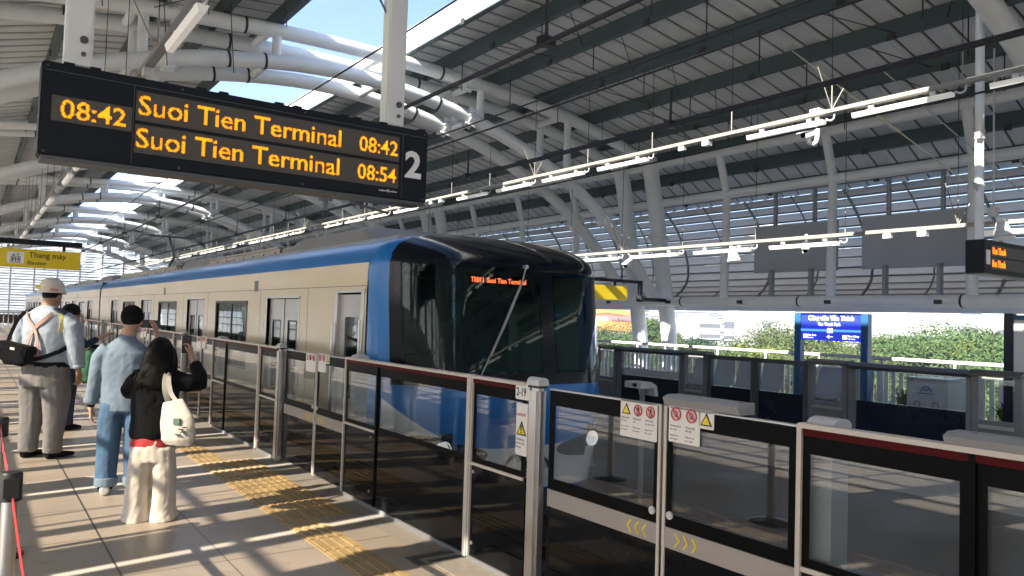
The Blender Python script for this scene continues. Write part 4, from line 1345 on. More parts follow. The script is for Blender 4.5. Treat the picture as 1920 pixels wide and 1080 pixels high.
    for s in (-1, 1):
        for a, b_ in ((ac0[1] + .1, ys + 9.1), (ys + 12.0, ye - .6)):
            rb_.box(XC + s * .93, XC + s * .97, a, b_, 2.46, 2.60)
            rb_.box(XC + s * .90, XC + s * 1.0, a, b_, 2.60, 2.625)
            for k in range(int((b_ - a) / .55)):
                rb_.box(XC + s * .97, XC + s * .985, a + .2 + .55 * k, a + .26 + .55 * k, 2.50, 2.56)
        rb_.box(XC + s * .45, XC + s * .5, ac0[1] + .1, ys + 9.1, 2.5, 2.72)
    rb_.build("roof_duct", M_TROOFD, t)
    rb2 = MB()
    for yq in (ys + 13.4, ys + 15.0, ys + 17.8):
        rb2.box(XC - .6, XC + .5, yq, yq + 1.1, 2.5, 2.74, c=.03)
    rb2.build("roof_box", M_TROOF, t)
    return t
lead = car(6.4, 26.9, True, "leading train car with black glazed cab front, blue edges and cream sides, farthest forward")
trail = car(27.2, 47.2, False, "second cream and blue train car coupled behind the leading car")
trail2 = copy_tree(trail, (0, 20.3, 0), label="third train car, farthest away at the tail of the train")
for y in (26.92, 47.22):
    gw = thing("gangway_bellows", (XC, y + .14, 0), "black folded gangway between the " + ("leading and second" if y < 30 else "second and third") + " train cars", "gangway")
    b = MB()
    for k in range(4): b.box(XC - .9 + .03 * (k % 2), XC + .9 - .03 * (k % 2), y + .01 + .06 * k, y + .06 + .06 * k, -.3, 2.2 - .03 * (k % 2))
    b.build("bellows", M_BLACKM, gw)
# cab front
OL = outline()
def dens(L, n):
    P = [Vector((a, b_)) for a, b_ in L]
    P.append(P[0])
    seg = [(P[i + 1] - P[i]).length for i in range(len(P) - 1)]
    T = sum(seg); o = []
    for k in range(n):
        d = T * k / n
        for i, l in enumerate(seg):
            if d <= l:
                o.append(P[i].lerp(P[i + 1], d / l)); break
            d -= l
    return o
OD = dens(OL, 160)
NR = 34
def holes(x, z):
    return (3.62 < x < 4.90 and 1.16 < z < 2.12) or (5.16 < x < 5.86 and 1.16 < z < 2.06)
b = MB()
c0 = Vector((0, 1.1))
def nose_pt(i, j):
    if j == NR + 1:
        q = OD[i % 160]; return (XC + q.x, 7.26, q.y)
    r = j / NR
    r = 1 - (1 - r) ** 1.35
    q = c0 + (OD[i % 160] - c0) * r
    return (XC + q.x, min(7.22, F(XC + q.x, q.y)), q.y)
def nskip(i, j):
    if j >= NR: return False
    for a_, b_ in ((i, j), (i + 1, j), (i, j + 1), (i + 1, j + 1)):
        p = nose_pt(a_, b_)
        if not (1.02 < p[2] < 2.42 and abs(p[0] - XC) < (halfw(p[2]) - .075) * .97): return False
    return True
b.grid(nose_pt, 160, NR + 1, 0, nskip)
b.build("cab_shell", M_TBLUE, lead, True)
def sheet(name, zx, ss, zs, m, off, parent=lead, skip=None, ztop=None):
    """a panel lying on the cab front: zx(s, z) gives x, ss and zs the grid lines"""
    b = MB()
    def pt(i, j, o):
        x, z = zx(ss[i], zs[j])
        return Vector((x, min(7.20, F(x, z)) - o, z + (o * .8 if z > 2.25 else 0)))
    ni, nj = len(ss) - 1, len(zs) - 1
    b.grid(lambda i, j: pt(i, j, off), ni, nj, 0, skip)
    b.grid(lambda i, j: pt(i, j, off - .006), ni, nj, 0, skip)
    return b.build(name, m, parent, True)
def lin(a, b_, n): return [a + (b_ - a) * i / n for i in range(n + 1)]
def mask_x(s, z):
    w = halfw(z) - .075
    return XC + s * w, z
S = sorted(set(lin(-1, 1, 40) + [-.925, .14, .30, .86]))
Z = sorted(set(lin(.98, 2.535, 36) + [1.12, 2.15]))
def mskip(i, j):
    s, z = (S[i] + S[i + 1]) / 2, (Z[j] + Z[j + 1]) / 2
    return 1.12 < z < 2.15 and (-.925 < s < .14 or .30 < s < .86)
sheet("black_mask", mask_x, S, Z, M_TBLACK, .012, lead, mskip)
ws_ = sheet("windscreen", mask_x, lin(-.945, .155, 26), lin(1.10, 2.17, 20), M_CGLASS, .018)
ws2 = sheet("side_windscreen", mask_x, lin(.285, .875, 16), lin(1.10, 2.13, 18), M_CGLASS, .018)
# lower white apron with a curved top edge, dark skirt and lamps
def apron(s, t):
    w = halfw(.2) - .02
    x = XC + s * w
    zt = .34 + .50 * abs(s) ** 3.2
    zb = -.12
    return x, zb + (zt - zb) * t
sheet("white_apron", apron, lin(-1, 1, 40), lin(0, 1, 10), M_TWHITE, .010)
def skirt(s, t):
    w = halfw(-.3) - .02
    return XC + s * w, -.44 + .30 * t
sheet("skirt", skirt, lin(-1, 1, 30), lin(0, 1, 4), M_DGREY, .016)
for sx in (-1, 1):
    def oval(s, t, sx=sx):
        return XC + sx * .86 + s * .42 * math.sqrt(max(0, 1 - (2 * t - 1) ** 2) ** .8), .26 + .20 * t + sx * s * .07
    hp = sheet("headlight_housing", oval, lin(-1, 1, 14), lin(0, 1, 10), M_TBLACK, .020)
    x = XC + sx * .94
    y = F(x, .36)
    MB().tube([(x, y - .045, .37), (x, y + .05, .37)], .075, 20).ring((x, y - .05, .37), (0, -1, 0), .085, .014, 24).build("headlight", mat("headlight_chrome", (.8, .82, .84), .15, metal=.5, var=0, emit=(1, .98, .92), es=.10), lead, True)
def dr_nose(q): return Vector((q.x, F(q.x, q.z) - .022 - (q.y), q.z))
lg = MB()
def arc(b, cx, cz, r0, r1, a0, a1, n=18):
    vs = []
    for i in range(n + 1):
        a = math.radians(a0 + (a1 - a0) * i / n)
        for r in (r0, r1):
            x, z = cx + r * math.cos(a), cz + r * math.sin(a)
            vs.append((x, F(x, z) - .024, z))
    b.add(vs, [(2 * i, 2 * i + 1, 2 * i + 3, 2 * i + 2) for i in range(n)])
def bar2(b, xa, za, xb, zb, w):
    d = Vector((xb - xa, zb - za)).normalized(); nn = Vector((-d.y, d.x)) * w
    vs = []
    for (x, z) in ((xa + nn.x, za + nn.y), (xb + nn.x, zb + nn.y), (xb - nn.x, zb - nn.y), (xa - nn.x, za - nn.y)):
        vs.append((x, F(x, z) - .024, z))
    b.add(vs, [(0, 1, 2, 3)])
arc(lg, 4.70, .06, .20, .245, 96, 172)
bar2(lg, 4.66, .285, 4.80, .12, .026)
bar2(lg, 4.80, .12, 4.90, .22, .020)
arc(lg, 4.88, .02, .20, .235, 20, 80)
ap = [c for c in lead.children if c.name.startswith("white_apron")][0]
lg.build("emblem", mat("emblem_grey_blue", (.07, .10, .13), .4, var=0), ap)
text("Thành - Suối", .075, (4.44, 0, .035), mat("emblem_grey_blue", (.07, .10, .13)), ap, "lettering", FRONT, .001, drape=lambda q: Vector((q.x, F(q.x, q.z) - .024 + q.y, q.z)), bold=.002)
# inside of the cab
ci = MB()
ci.box(3.45, 5.99, 8.55, 8.6, 0, 2.3).box(3.36, 3.40, 8.1, 8.6, 0, 2.3).box(3.40, 6.04, 6.75, 8.6, -.02, .0)
ci.box(3.5, 5.94, 6.80, 7.35, .0, .98).box(3.5, 5.94, 6.70, 6.85, .0, .92)
ci.box(3.4, 6.04, 7.1, 8.6, 2.22, 2.26)
ci.build("cab_interior", M_CAB, lead)
MB().box(3.72, 5.02, 6.62, 6.80, 1.82, 2.17).build("destination_box", M_BLACKM, lead)
dbx = [c for c in lead.children if c.name.startswith("destination_box")][0]
def dtext(q): return q
MB().box(4.12, 4.86, 6.606, 6.618, 1.99, 2.10).build("led_panel", M_BLACK, dbx)
o_ = fit("TR011", 4.14, 4.29, 2.02, .05, 6.603, mat("led_red_orange", (.3, .05, .02), .5, var=0, emit=(1, .10, .03), es=1.6), dbx, bold=.018)
o_ = fit("Suoi Tien Terminal", 4.335, 4.83, 2.02, .05, 6.603, mat("led_red_orange", (.3, .05, .02)), dbx, bold=.018)
for x in (4.06, 5.42):
    MB().box(x, x + .13, 6.86, 6.88, 1.58, 1.80, c=.006).tube([(x + .065, 6.87, 1.58), (x + .065, 6.87, 1.52)], .008, 6).build("sun_visor", M_VISOR, lead)
MB().box(4.75, 5.25, 8.5, 8.545, 0.05, 1.85).build("cab_door", M_CAB, lead)
MB().box(4.35, 4.62, 8.53, 8.546, 1.2, 1.55).box(4.88, 5.12, 8.49, 8.498, 1.2, 1.6).build("cab_window", M_VISOR, lead)
MB().box(4.05, 4.55, 7.55, 8.0, .45, .55).box(4.05, 4.55, 7.95, 8.05, .5, 1.2).build("driver_seat", M_BLACKM, lead)
# wiper
wp = MB()
def on(x, z, o=.05): return Vector((x, F(x, z) - o, z))
wp.tube([on(4.72, 2.19), on(4.66, 2.02), on(4.45, 1.62), on(4.25, 1.28)], .009, 6)
wp.tube([on(4.70, 2.10, .035), on(4.42, 1.58, .035), on(4.08, .98, .035)], .007, 6)
wp.tube([on(4.73, 2.2, .0), on(4.73, 2.2, .06)], .022, 10)
wp.build("wiper", M_ALU, lead, True)
MB().box(3.30, 3.302, 7.22, 7.25, -.4, 2.0).build("body_seam", M_BLACKM, lead)
# cab side door with rails
for sgn in (-1,):
    x = XC + sgn * HW
    b = MB()
    b.box(x + .03, x + .06, 7.38, 7.50, 0, 1.86).box(x + .03, x + .06, 7.86, 8.0, 0, 1.86).box(x + .03, x + .06, 7.50, 7.86, 0, .75).box(x + .03, x + .06, 7.50, 7.86, 1.62, 1.86)
    cd = b.build("cab_side_door", M_DOOR, lead)
    MB().box(x + .038, x + .048, 7.50, 7.86, .75, 1.62).build("window", M_TGLASS, cd)
    MB().tube([(x - .03, 7.34, .6), (x - .03, 7.34, 1.6)], .014, 8).tube([(x - .03, 8.06, .4), (x - .03, 8.06, 1.55)], .014, 8).build("handrail", M_STAIN, cd, True)
    MB().box(x - .015, x + .05, 7.28, 8.10, 1.88, 1.915).box(x - .006, x + .05, 8.0, 8.09, 0, 1.88).box(x - .006, x + .05, 7.30, 7.38, 0, 1.88).build("door_frame", M_STAIN, lead)
# pantograph
pg = thing("pantograph", (XC, 24, 2.55), "raised pantograph arm on the rear roof of the leading car touching the wire", "pantograph")
MB().tube([(XC, 25.0, 2.62), (XC, 23.6, 3.15), (XC, 24.4, 3.76)], .035, 8).box(XC - .4, XC + .4, 24.6, 25.2, 2.52, 2.64).build("arm", M_DGREY, pg)
hd = MB().box(XC - .55, XC + .55, 24.3, 24.36, 3.76, 3.80).box(XC - .55, XC + .55, 24.5, 24.56, 3.76, 3.80)
for s in (-1, 1):
    hd.tube(catmull([(XC + s * .55, 24.43, 3.79), (XC + s * .75, 24.43, 3.76), (XC + s * .88, 24.43, 3.62)], 4), .016, 6)
hd.build("collector_head", M_DGREY, pg)

# ------------------------------------------------------------------ far platform: railing, seats, bin, plants
rf = thing("railing_fence", (13.05, 20, 0), "white slatted railing along the back of the far platform", "railing")
MB().tube([(13.0, Y0, 1.17), (13.0, Y1, 1.17)], .032, 10).build("top_rail", M_WHITE, rf, True)
b = MB()
for k in range(44):
    b.tube([(13.0, -6 + 1.2 * k, 0), (13.0, -6 + 1.2 * k, 1.17)], .022, 8)
b.build_each("post", M_WHITE, rf)
b = MB()
for k in range(430):
    b.box(13.06, 13.08, -6 + .13 * k, -6 + .13 * k + .07, .30, .93)
b.box(13.05, 13.09, Y0, Y1, .93, .97).box(13.05, 13.09, Y0, Y1, .27, .30).box(13.05, 13.09, Y0, Y1, .12, .15)
b.build("slat", M_WHITE, rf)
b = MB().box(13.14, 13.5, Y0, Y1, 0, .20)
b.build("kerb", M_LGREY, rf)
M_SEATG = mat("seat_silver_grey", (.40, .41, .43), .4, metal=.0, var=.05)
def bench(y, n, lab):
    t = thing("seat_row", (12.2, y, 0), lab, "seats", "seat rows on the far platform")
    MB().box(12.12, 12.20, y, y + .56 * n, .38, .43).build("beam", M_DGREY, t)
    for i in range(n):
        c = y + .56 * (i + .5)
        pts = [(11.78, .46), (11.84, .44), (12.05, .42), (12.28, .43), (12.36, .50), (12.44, .72), (12.48, .92), (12.485, .96)]
        b = MB()
        ws = [.20, .225, .235, .235, .23, .235, .22, .17]
        b.grid(lambda i_, j: (pts[j][0], c - ws[j] + 2 * ws[j] * i_ / 4, pts[j][1] + .012 * abs(i_ - 2)), 4, 7)
        b.grid(lambda i_, j: (pts[j][0] + .014, c - ws[j] + 2 * ws[j] * i_ / 4, pts[j][1] - .014 + .012 * abs(i_ - 2)), 4, 7)
        b.build("seat", M_SEATG, t, True)
    l = MB()
    for yy in (y + .25, y + .56 * n - .25):
        l.tube([(12.16, yy, .40), (12.16, yy, .18)], .025, 8).tube([(12.16, yy, .2), (11.86, yy, .02)], .018, 8).tube([(12.16, yy, .2), (12.46, yy, .02)], .018, 8)
    l.build("leg", M_STAIN, t, True)
bench(8.75, 4, "row of silver grey seats left of the blue name sign")
bench(6.25, 1, "single silver grey seat partly behind the blue sign post") if False else None
bench(7.0, 2, "pair of silver grey seats right behind the blue name sign")
bench(13.8, 4, "row of silver grey seats behind the front of the train")
lw = thing("planter_box", (12.5, 12, 0), "long pale planter box by the railing right of the train", "planter")
MB().box(12.1, 12.6, 10.9, 13.2, 0, .62, c=.02).build("box", M_LGREY, lw)
MB().box(12.16, 12.54, 10.96, 13.14, .60, .63).build("soil", M_DGREY, lw)
bn = thing("recycling_bin", (11.6, 5.6, 0), "grey double recycling bin with two round holes and a blue emblem", "bin")
MB().box(11.35, 11.85, 5.34, 5.92, 0, .95, c=.02).build("body", M_LGREY, bn)
MB().box(11.33, 11.87, 5.32, 5.94, .95, .985, c=.01).build("lid", M_SEATG, bn)
b = MB()
for y in (5.76, 5.50):
    b.ring((11.348, y, .60), (-1, 0, 0), .05, .010, 24)
b.build("hole_ring", M_DGREY, bn)
b = MB()
for i in range(12):
    a0, a1 = PI * i / 12, PI * (i + 1) / 12
    b.add([(11.347, 5.63 + r * math.cos(a), .79 + r * math.sin(a)) for a, r in ((a0, .065), (a1, .065), (a1, .08), (a0, .08))], [(0, 1, 2, 3)])
b.add([(11.347, 5.69, .79), (11.347, 5.655, .845), (11.347, 5.63, .815), (11.347, 5.60, .845), (11.347, 5.57, .79), (11.347, 5.60, .82), (11.347, 5.63, .795), (11.347, 5.66, .82)], [(0, 1, 7), (1, 2, 6, 7), (2, 3, 5, 6), (3, 4, 5)])
b.box(11.345, 11.348, 5.52, 5.74, .755, .768)
b.build("emblem", mat("emblem_blue", (.03, .12, .35), .5, var=0), bn)
b = MB(); b.box(11.42, 11.44, 5.33, 5.345, .25, .4); b.build("latch", M_DGREY, bn)
M_LEAF = mat("plant_leaf", (.07, .13, .03), .6, var=.35, scale=8)
M_POT = mat("pot_grey", (.25, .24, .23), .7, var=.1)
for i, (y, h) in enumerate(((8.4, .55), (7.75, .45), (6.7, .6), (6.35, .42), (5.15, .5), (4.5, .62), (3.9, .5), (10.6, .4))):
    rs = random.Random(40 + i)
    labs = ["leafy potted plant just left of the blue sign's left post", "potted plant behind the blue sign, left of two", "potted plant by the blue sign's right post", "low potted plant left of the recycling bin", "potted plant right of the recycling bin", "potted plant nearest the white notice board", "potted plant behind the white notice board", "low potted plant beside the pale planter box"]
    t = thing("potted_plant", (12.75, y, 0), labs[i], "plant", "potted plants along the far railing")
    MB().tube([(12.75, y, 0), (12.75, y, .22)], [.09, .12], 14).build("pot", M_POT, t)
    b = MB()
    for k in range(26):
        a = rs.uniform(0, 2 * PI); l = rs.uniform(.6, 1.0) * h; o = rs.uniform(.08, .28)
        p0 = Vector((12.75, y, .22)); p1 = p0 + Vector((math.cos(a) * o * .5, math.sin(a) * o * .5, l * .7)); p2 = p0 + Vector((math.cos(a) * o, math.sin(a) * o, l * .9))
        s = Vector((-math.sin(a), math.cos(a), 0)) * .022
        b.add([p0 - s * .3, p0 + s * .3, p1 + s, p2, p1 - s], [(0, 1, 2, 3, 4)])
    b.build("foliage", M_LEAF, t)
pd = thing("track_console", (6.35, 6.2, -1.2), "small grey hooded box on a slim pole between the two tracks", "trackside box")
MB().prism([(6.05, 1.00), (6.22, 1.00), (6.30, .96), (6.33, .84), (6.28, .84), (6.26, .93), (6.05, .93)], 'y', 6.08, 6.33).build("hood", M_LGREY, pd)
MB().box(6.045, 6.05, 6.14, 6.2, .945, .985).build("screen", M_BLACKM, pd)
MB().tube([(6.2, 6.2, -1.2), (6.2, 6.2, .94)], .03, 10).build("pole", M_MGREY, pd, True)

# ------------------------------------------------------------------ belt stanchions on the near platform
M_BELT = mat("red_belt", (.55, .04, .05), .6, var=.08, scale=20)
def stanchion(x, y, lab, belt=None):
    t = thing("belt_stanchion", (x, y, 0), lab, "barrier post", "belt barrier at the left edge")
    MB().tube([(x, y, .03), (x, y, .80)], .033, 18).build("post", M_STAIN, t, True)
    MB().tube([(x, y, .78), (x, y, .895), (x, y, .905)], [.045, .045, .04], 20).box(x - .03, x + .03, y - .06, y + .06, .80, .885).build("head", M_BLACKM, t, True)
    MB().tube([(x, y, 0), (x, y, .012), (x, y, .025), (x, y, .04)], [.17, .17, .15, .04], 32).build("base", M_BLACK, t, True)
    if belt:
        q = Vector(belt)
        b = MB()
        p0 = Vector((x, y - .05, .84))
        n = 12
        for i in range(n + 1):
            s = i / n
            p = p0.lerp(q, s); p.z -= .10 * 4 * s * (1 - s) * .4
            b.v += [p + Vector((.001, 0, -.024)), p + Vector((.001, 0, .024)), p + Vector((-.001, 0, .024)), p + Vector((-.001, 0, -.024))]
        for i in range(n):
            for k in range(4):
                b.f.append([4 * i + k, 4 * i + (k + 1) % 4, 4 * i + 4 + (k + 1) % 4, 4 * i + 4 + k]); b.m.append(0)
        b.build("belt", M_BELT, t)
stanchion(.185, 4.07, "nearest steel belt post with black head and sloping red belt at the left edge", (.33, 3.86, .03))
stanchion(.20, 6.05, "second steel belt post, just beyond the nearest one at the left edge", (.19, 4.13, .84))
stanchion(-.30, 8.2, "steel belt post outside the left edge, seen mirrored in the glass screens", None)

# ------------------------------------------------------------------ people
DG = bpy.context.evaluated_depsgraph_get
def soft(name, mb, m, parent, voxel=.012, sm=6, wrinkle=0.0, wscale=6.0, seed=0.0, zs=None):
    me = bpy.data.meshes.new("tmp")
    me.from_pydata(mb.v, [], mb.f)
    bm = bmesh.new(); bm.from_mesh(me); bmesh.ops.recalc_face_normals(bm, faces=bm.faces); bm.to_mesh(me); bm.free()
    ob = bpy.data.objects.new("tmp", me); COL.objects.link(ob)
    r = ob.modifiers.new("r", 'REMESH'); r.mode = 'VOXEL'; r.voxel_size = voxel
    s = ob.modifiers.new("s", 'SMOOTH'); s.iterations = sm; s.factor = .5
    bpy.context.view_layer.update()
    o2 = bpy.data.meshes.new_from_object(ob.evaluated_get(DG()))
    bpy.data.objects.remove(ob); bpy.data.meshes.remove(me)
    if wrinkle:
        o2.calc_loop_triangles()
        ns = [v.normal.copy() for v in o2.vertices]
        for v, n in zip(o2.vertices, ns):
            p = v.co
            z_ = zs or (.28 if name == "trousers" else .8)
            w = noise.noise(Vector((p.x * wscale * 1.6 + seed, p.y * wscale * 1.6, p.z * wscale * z_ + p.x * 4)))
            w2 = 1 - abs(noise.noise(Vector((p.x * wscale * 1.7 + 9, p.y * wscale * 1.7 + seed, p.z * wscale * 2.0 - p.x * wscale * 1.5)))) * 2
            w3 = 1 - abs(noise.noise(Vector((p.x * wscale * 3.1, p.y * wscale * 3.1 + seed, p.z * wscale * z_ * 2.6 + p.y * wscale)))) * 2
            v.co = p + n * (wrinkle * (w * .75 + w2 * .22 + w3 * .22))
    o2.materials.clear(); o2.materials.append(m)
    o2.polygons.foreach_set("use_smooth", [True] * len(o2.polygons))
    o2.name = name
    return link(name, o2, parent, Vector())
def ell(mb, c, r, n=14, k=10, tilt=None):
    pts, a, b_ = [], [], []
    for i in range(k + 1):
        t = -PI / 2 + PI * i / k
        pts.append(Vector((0, 0, math.sin(t) * r[2]))); a.append(max(.002, math.cos(t) * r[0])); b_.append(max(.002, math.cos(t) * r[1]))
    s = len(mb.v)
    mb.tube(pts, a, n, True, 0, b_)
    R = tilt or Matrix.Identity(3)
    for i in range(s, len(mb.v)): mb.v[i] = R @ mb.v[i] + Vector(c)
    return mb
def tt(mb, pts, rx, ry=None, n=14):
    return mb.tube(pts, rx, n, True, 0, ry or rx)
def hand(mb, w, d, nrm, thumb, curl=.5, k=1.0):
    w, d, nrm = Vector(w), Vector(d).normalized(), Vector(nrm)
    nrm = (nrm - d * nrm.dot(d)).normalized()
    s = d.cross(nrm) * thumb
    kk = k
    def P(a, b_, c): return w + d * a * kk + s * b_ * kk + nrm * c * kk
    mb.tube([P(-.03, 0, 0), P(.01, 0, 0)], [.026 * kk, .027 * kk], 12)
    for q in (-.024, -.008, .008, .024):
        mb.tube([P(0, q * .7, 0), P(.085, q * 1.15, .003)], [.016 * kk, .013 * kk], 10)
    for i, (q, L) in enumerate(((.030, .070), (.010, .078), (-.010, .072), (-.029, .056))):
        p = P(.085, q, .003); dd = d.copy(); pts = [p]
        for j in range(3):
            ang = curl * (.55 + .25 * j + .06 * i)
            dd = (Matrix.Rotation(ang, 3, d.cross(nrm)) @ dd)
            if dd.dot(nrm) < -0.01 and j == 0: dd = Matrix.Rotation(-2 * ang, 3, d.cross(nrm)) @ dd
            p = p + dd * L * kk * (.45, .32, .23)[j]; pts.append(p)
        mb.tube(pts, [.0095 * kk, .0088 * kk, .008 * kk, .006 * kk], 8)
    mb.tube([P(.015, .022, .004), P(.045, .050, .014), P(.07, .058, .024), P(.09, .055, .03)], [.014 * kk, .0115 * kk, .010 * kk, .007 * kk], 8)
    return mb
M_SKIN = mat("skin_tan", (.40, .22, .14), .5, var=.06, scale=12)
M_SKIN2 = mat("skin_light", (.50, .30, .21), .5, var=.06, scale=12)
M_HAIR = mat("hair_black", (.0028, .0025, .0025), .55, var=.3, scale=40, spec=.12)
M_DENIM = mat("denim_shirt_pale", (.15, .21, .28), .85, var=.10, scale=9, bump=.15)
M_JEANS = mat("blue_jeans", (.055, .12, .215), .85, var=.25, scale=7, bump=.15)
M_CUFF = mat("jeans_turned_cuff", (.15, .22, .30), .85, var=.12, scale=9)
M_SHOE = mat("shoe_white", (.62, .62, .60), .5, var=.05)
M_BLK = mat("black_cloth", (.0035, .004, .0055), .9, var=.3, scale=14, bump=.1, spec=.15)
M_CREAM = mat("cream_trousers", (.60, .55, .48), .8, var=.07, scale=6, bump=.1)
M_REDC = mat("red_cloth", (.42, .03, .03), .8, var=.12, scale=10)
M_TOTE = mat("tote_canvas", (.52, .49, .44), .8, var=.06, scale=12, bump=.1)
M_GSHIRT = mat("uniform_pale_blue", (.30, .36, .44), .8, var=.08, scale=8, bump=.1)
M_GTROU = mat("uniform_grey_trousers", (.17, .165, .165), .85, var=.12, scale=9, bump=.1)
M_HELM = mat("helmet_cream", (.68, .65, .54), .35, var=.06, scale=10)
M_ORG = mat("braces_orange", (.42, .25, .21), .6, var=.1)
M_NAVYC = mat("navy_cloth", (.012, .020, .055), .85, var=.2, scale=10)
M_GREENC = mat("green_cloth", (.015, .085, .045), .85, var=.2, scale=9, bump=.1)
M_PHONE = mat("phone_black", (.012, .012, .014), .25, var=0)
def person(x, y, head, lab):
    t = thing("person", (x, y, 0), lab, "person", None, None, math.atan2(-head[0], head[1]))
    ORG[t.name] = Vector()
    return t
def head(mb, c, s=1.0, chin=True):
    x, y, z = c
    ell(mb, (x, y, z), (.078 * s, .098 * s, .118 * s), 18, 14)
    ell(mb, (x, y + .035 * s, z - .06 * s), (.055 * s, .06 * s, .062 * s), 14, 8)
    mb.tube([(x, y + .09 * s, z + .01 * s), (x, y + .118 * s, z - .025 * s), (x, y + .095 * s, z - .035 * s)], [.009 * s, .014 * s, .012 * s], 8)
    for q in (-1, 1):
        ell(mb, (x + q * .079 * s, y - .008 * s, z - .012 * s), (.012 * s, .022 * s, .034 * s), 10, 6)
    mb.tube([(x - .022 * s, y + .092 * s, z - .066 * s), (x + .022 * s, y + .092 * s, z - .066 * s)], .008 * s, 6)
    return mb
def face(t, c, s=1.0):
    b = MB()
    for q in (-1, 1):
        ell(b, (c[0] + q * .032 * s, c[1] + .086 * s, c[2] + .008 * s), (.013 * s, .010 * s, .009 * s), 10, 6)
        b.obox((c[0] + q * .032 * s, c[1] + .092 * s, c[2] + .034 * s), (.018 * s, 0, 0), (0, .004 * s, 0), (0, 0, .004 * s))
    b.build("eye", M_HAIR, t, True)
def shoe(mb, x, y, yaw=0, L=.27, w=.048, h=.085):
    d = Vector((math.sin(yaw), math.cos(yaw), 0))
    p = Vector((x, y, 0))
    pts = [p - d * .07 + Vector((0, 0, .045)), p - d * .03 + Vector((0, 0, .05)), p + d * .05 + Vector((0, 0, .046)), p + d * .12 + Vector((0, 0, .036)), p + d * (L - .08) + Vector((0, 0, .028))]
    mb.tube(pts, [.034, w * .9, w, w * .98, w * .55], 12, True, 0, [.042, .05, .046, .036, .022])
    return mb

# man in the pale denim shirt
P1 = person(1.16, 7.59, (.30, .95), "man in pale denim shirt, jeans and black cap, filming with a raised phone")
hd = (0.03, .0, 1.535)
b = head(MB(), hd, .97)
tt(b, [(0, -.02, 1.28), (.01, -.01, 1.46)], [.062, .055])
tt(b, [(-.268, .02, .80), (-.27, .03, .74)], [.026, .024])
hand(b, (-.27, .03, .75), (0.02, .10, -1), (1, .15, 0), -1, .55, 1.0)
tt(b, [(.23, .24, 1.30), (.205, .255, 1.42)], [.030, .024])
hand(b, (.205, .255, 1.42), (-.15, .25, 1), (-1, .1, 0), 1, 1.0, .95)
soft("body", b, M_SKIN2, P1, .0055, 3)
b = MB()
ell(b, (hd[0], hd[1] - .008, hd[2] + .035), (.094, .116, .105), 18, 12)
tt(b, [(hd[0], hd[1] + .06, hd[2] + .03), (hd[0], hd[1] + .15, hd[2] + .025)], [.08, .05], [.014, .006])
b2_ = MB()
for i, v in enumerate(b.v):
    if v.z < hd[2] - .012 and v.y > -.02: b.v[i] = Vector((v.x, v.y, hd[2] - .012 + .1 * (v.z - hd[2])))
    elif v.z < hd[2] - .03: b.v[i] = Vector((v.x * .96, v.y, max(v.z, hd[2] - .055)))
soft("cap", b, M_BLK, P1, .008, 3)
b = MB()
tt(b, [(0, 0, .73), (0, 0, .78), (0, 0, .95), (0, -.01, 1.12), (0, -.02, 1.25), (0, -.02, 1.32), (.005, -.015, 1.37)],
   [.190, .190, .190, .20, .205, .145, .07], [.13, .13, .125, .13, .12, .09, .065], 20)
tt(b, [(-.14, -.02, 1.28), (-.21, -.02, 1.20), (-.235, -.02, 1.05), (-.252, .0, .92), (-.265, .02, .82)], [.074, .068, .060, .055, .056])
tt(b, [(.16, -.02, 1.27), (.25, .04, 1.16), (.285, .13, 1.10), (.265, .21, 1.18), (.232, .24, 1.31)], [.075, .072, .066, .058, .052])
tt(b, [(0, -.01, 1.35), (.008, -.01, 1.40)], [.074, .068])
soft("shirt", b, M_DENIM, P1, .011, 4, .010, 7.0, 2.0)
b = MB()
tt(b, [(-.267, .015, .845), (-.269, .02, .80)], [.064, .062])
soft("sleeve_cuff", b, M_DENIM, P1, .008, 3)
b = MB()
tt(b, [(0, 0, .92), (0, 0, .82), (0, 0, .72)], [.160, .172, .176], [.112, .118, .118], 18)
for s in (-1, 1):
    tt(b, [(s * .09, 0, .80), (s * .105, .0, .60), (s * .11, -.005, .42), (s * .112, -.02, .20), (s * .112, -.02, .085)], [.10, .10, .092, .086, .086], [.115, .107, .094, .086, .088])
soft("trousers", b, M_JEANS, P1, .010, 4, .010, 7.5, 5.0)
b = MB()
for s in (-1, 1): tt(b, [(s * .112, -.02, .155), (s * .112, -.02, .08)], [.095, .094])
soft("turned_cuff", b, M_CUFF, P1, .009, 2, .003, 9)
b = MB()
for s in (-1, 1): shoe(b, s * .115, -.03, s * .16)
soft("shoe", b, M_SHOE, P1, .008, 3)
b = MB()
for s in (-1, 1):
    b.tube([(s * .115 - .05 , .03, .055), (s * .115 - .047, -.06, .06)], .012, 6)
    b.tube([(s * .115 + .05, .03, .055), (s * .115 + .047, -.06, .06)], .012, 6)
b.build("shoe_stripe", M_BLK, P1, True)
MB().tube([(-.269, .028, .785), (-.27, .03, .765)], .031, 16).build("wristwatch", M_BLK, P1, True)
face(P1, hd, .97)
def held(par, c, sx, sy, sz, rot, nm, m, lab, cat):
    """an object held by a person: top-level, placed in world space"""
    M = Matrix.Translation(par.location) @ par.rotation_euler.to_matrix().to_4x4()
    o = MB().box(-sx, sx, -sy, sy, -sz, sz, c=.004)
    R = Euler(rot).to_matrix()
    o.v = [M @ (R @ v + Vector(c)) for v in o.v]
    cw = M @ Vector(c)
    t = o.build(nm, m, None, True, cw)
    tag(t, lab, cat)
    return t, M, R
t_, M_, R_ = held(P1, (.145, .30, 1.50), .075, .006, .038, (0, .05, .25), "phone", M_PHONE, "dark phone held sideways up to the face of the man in denim", "phone")

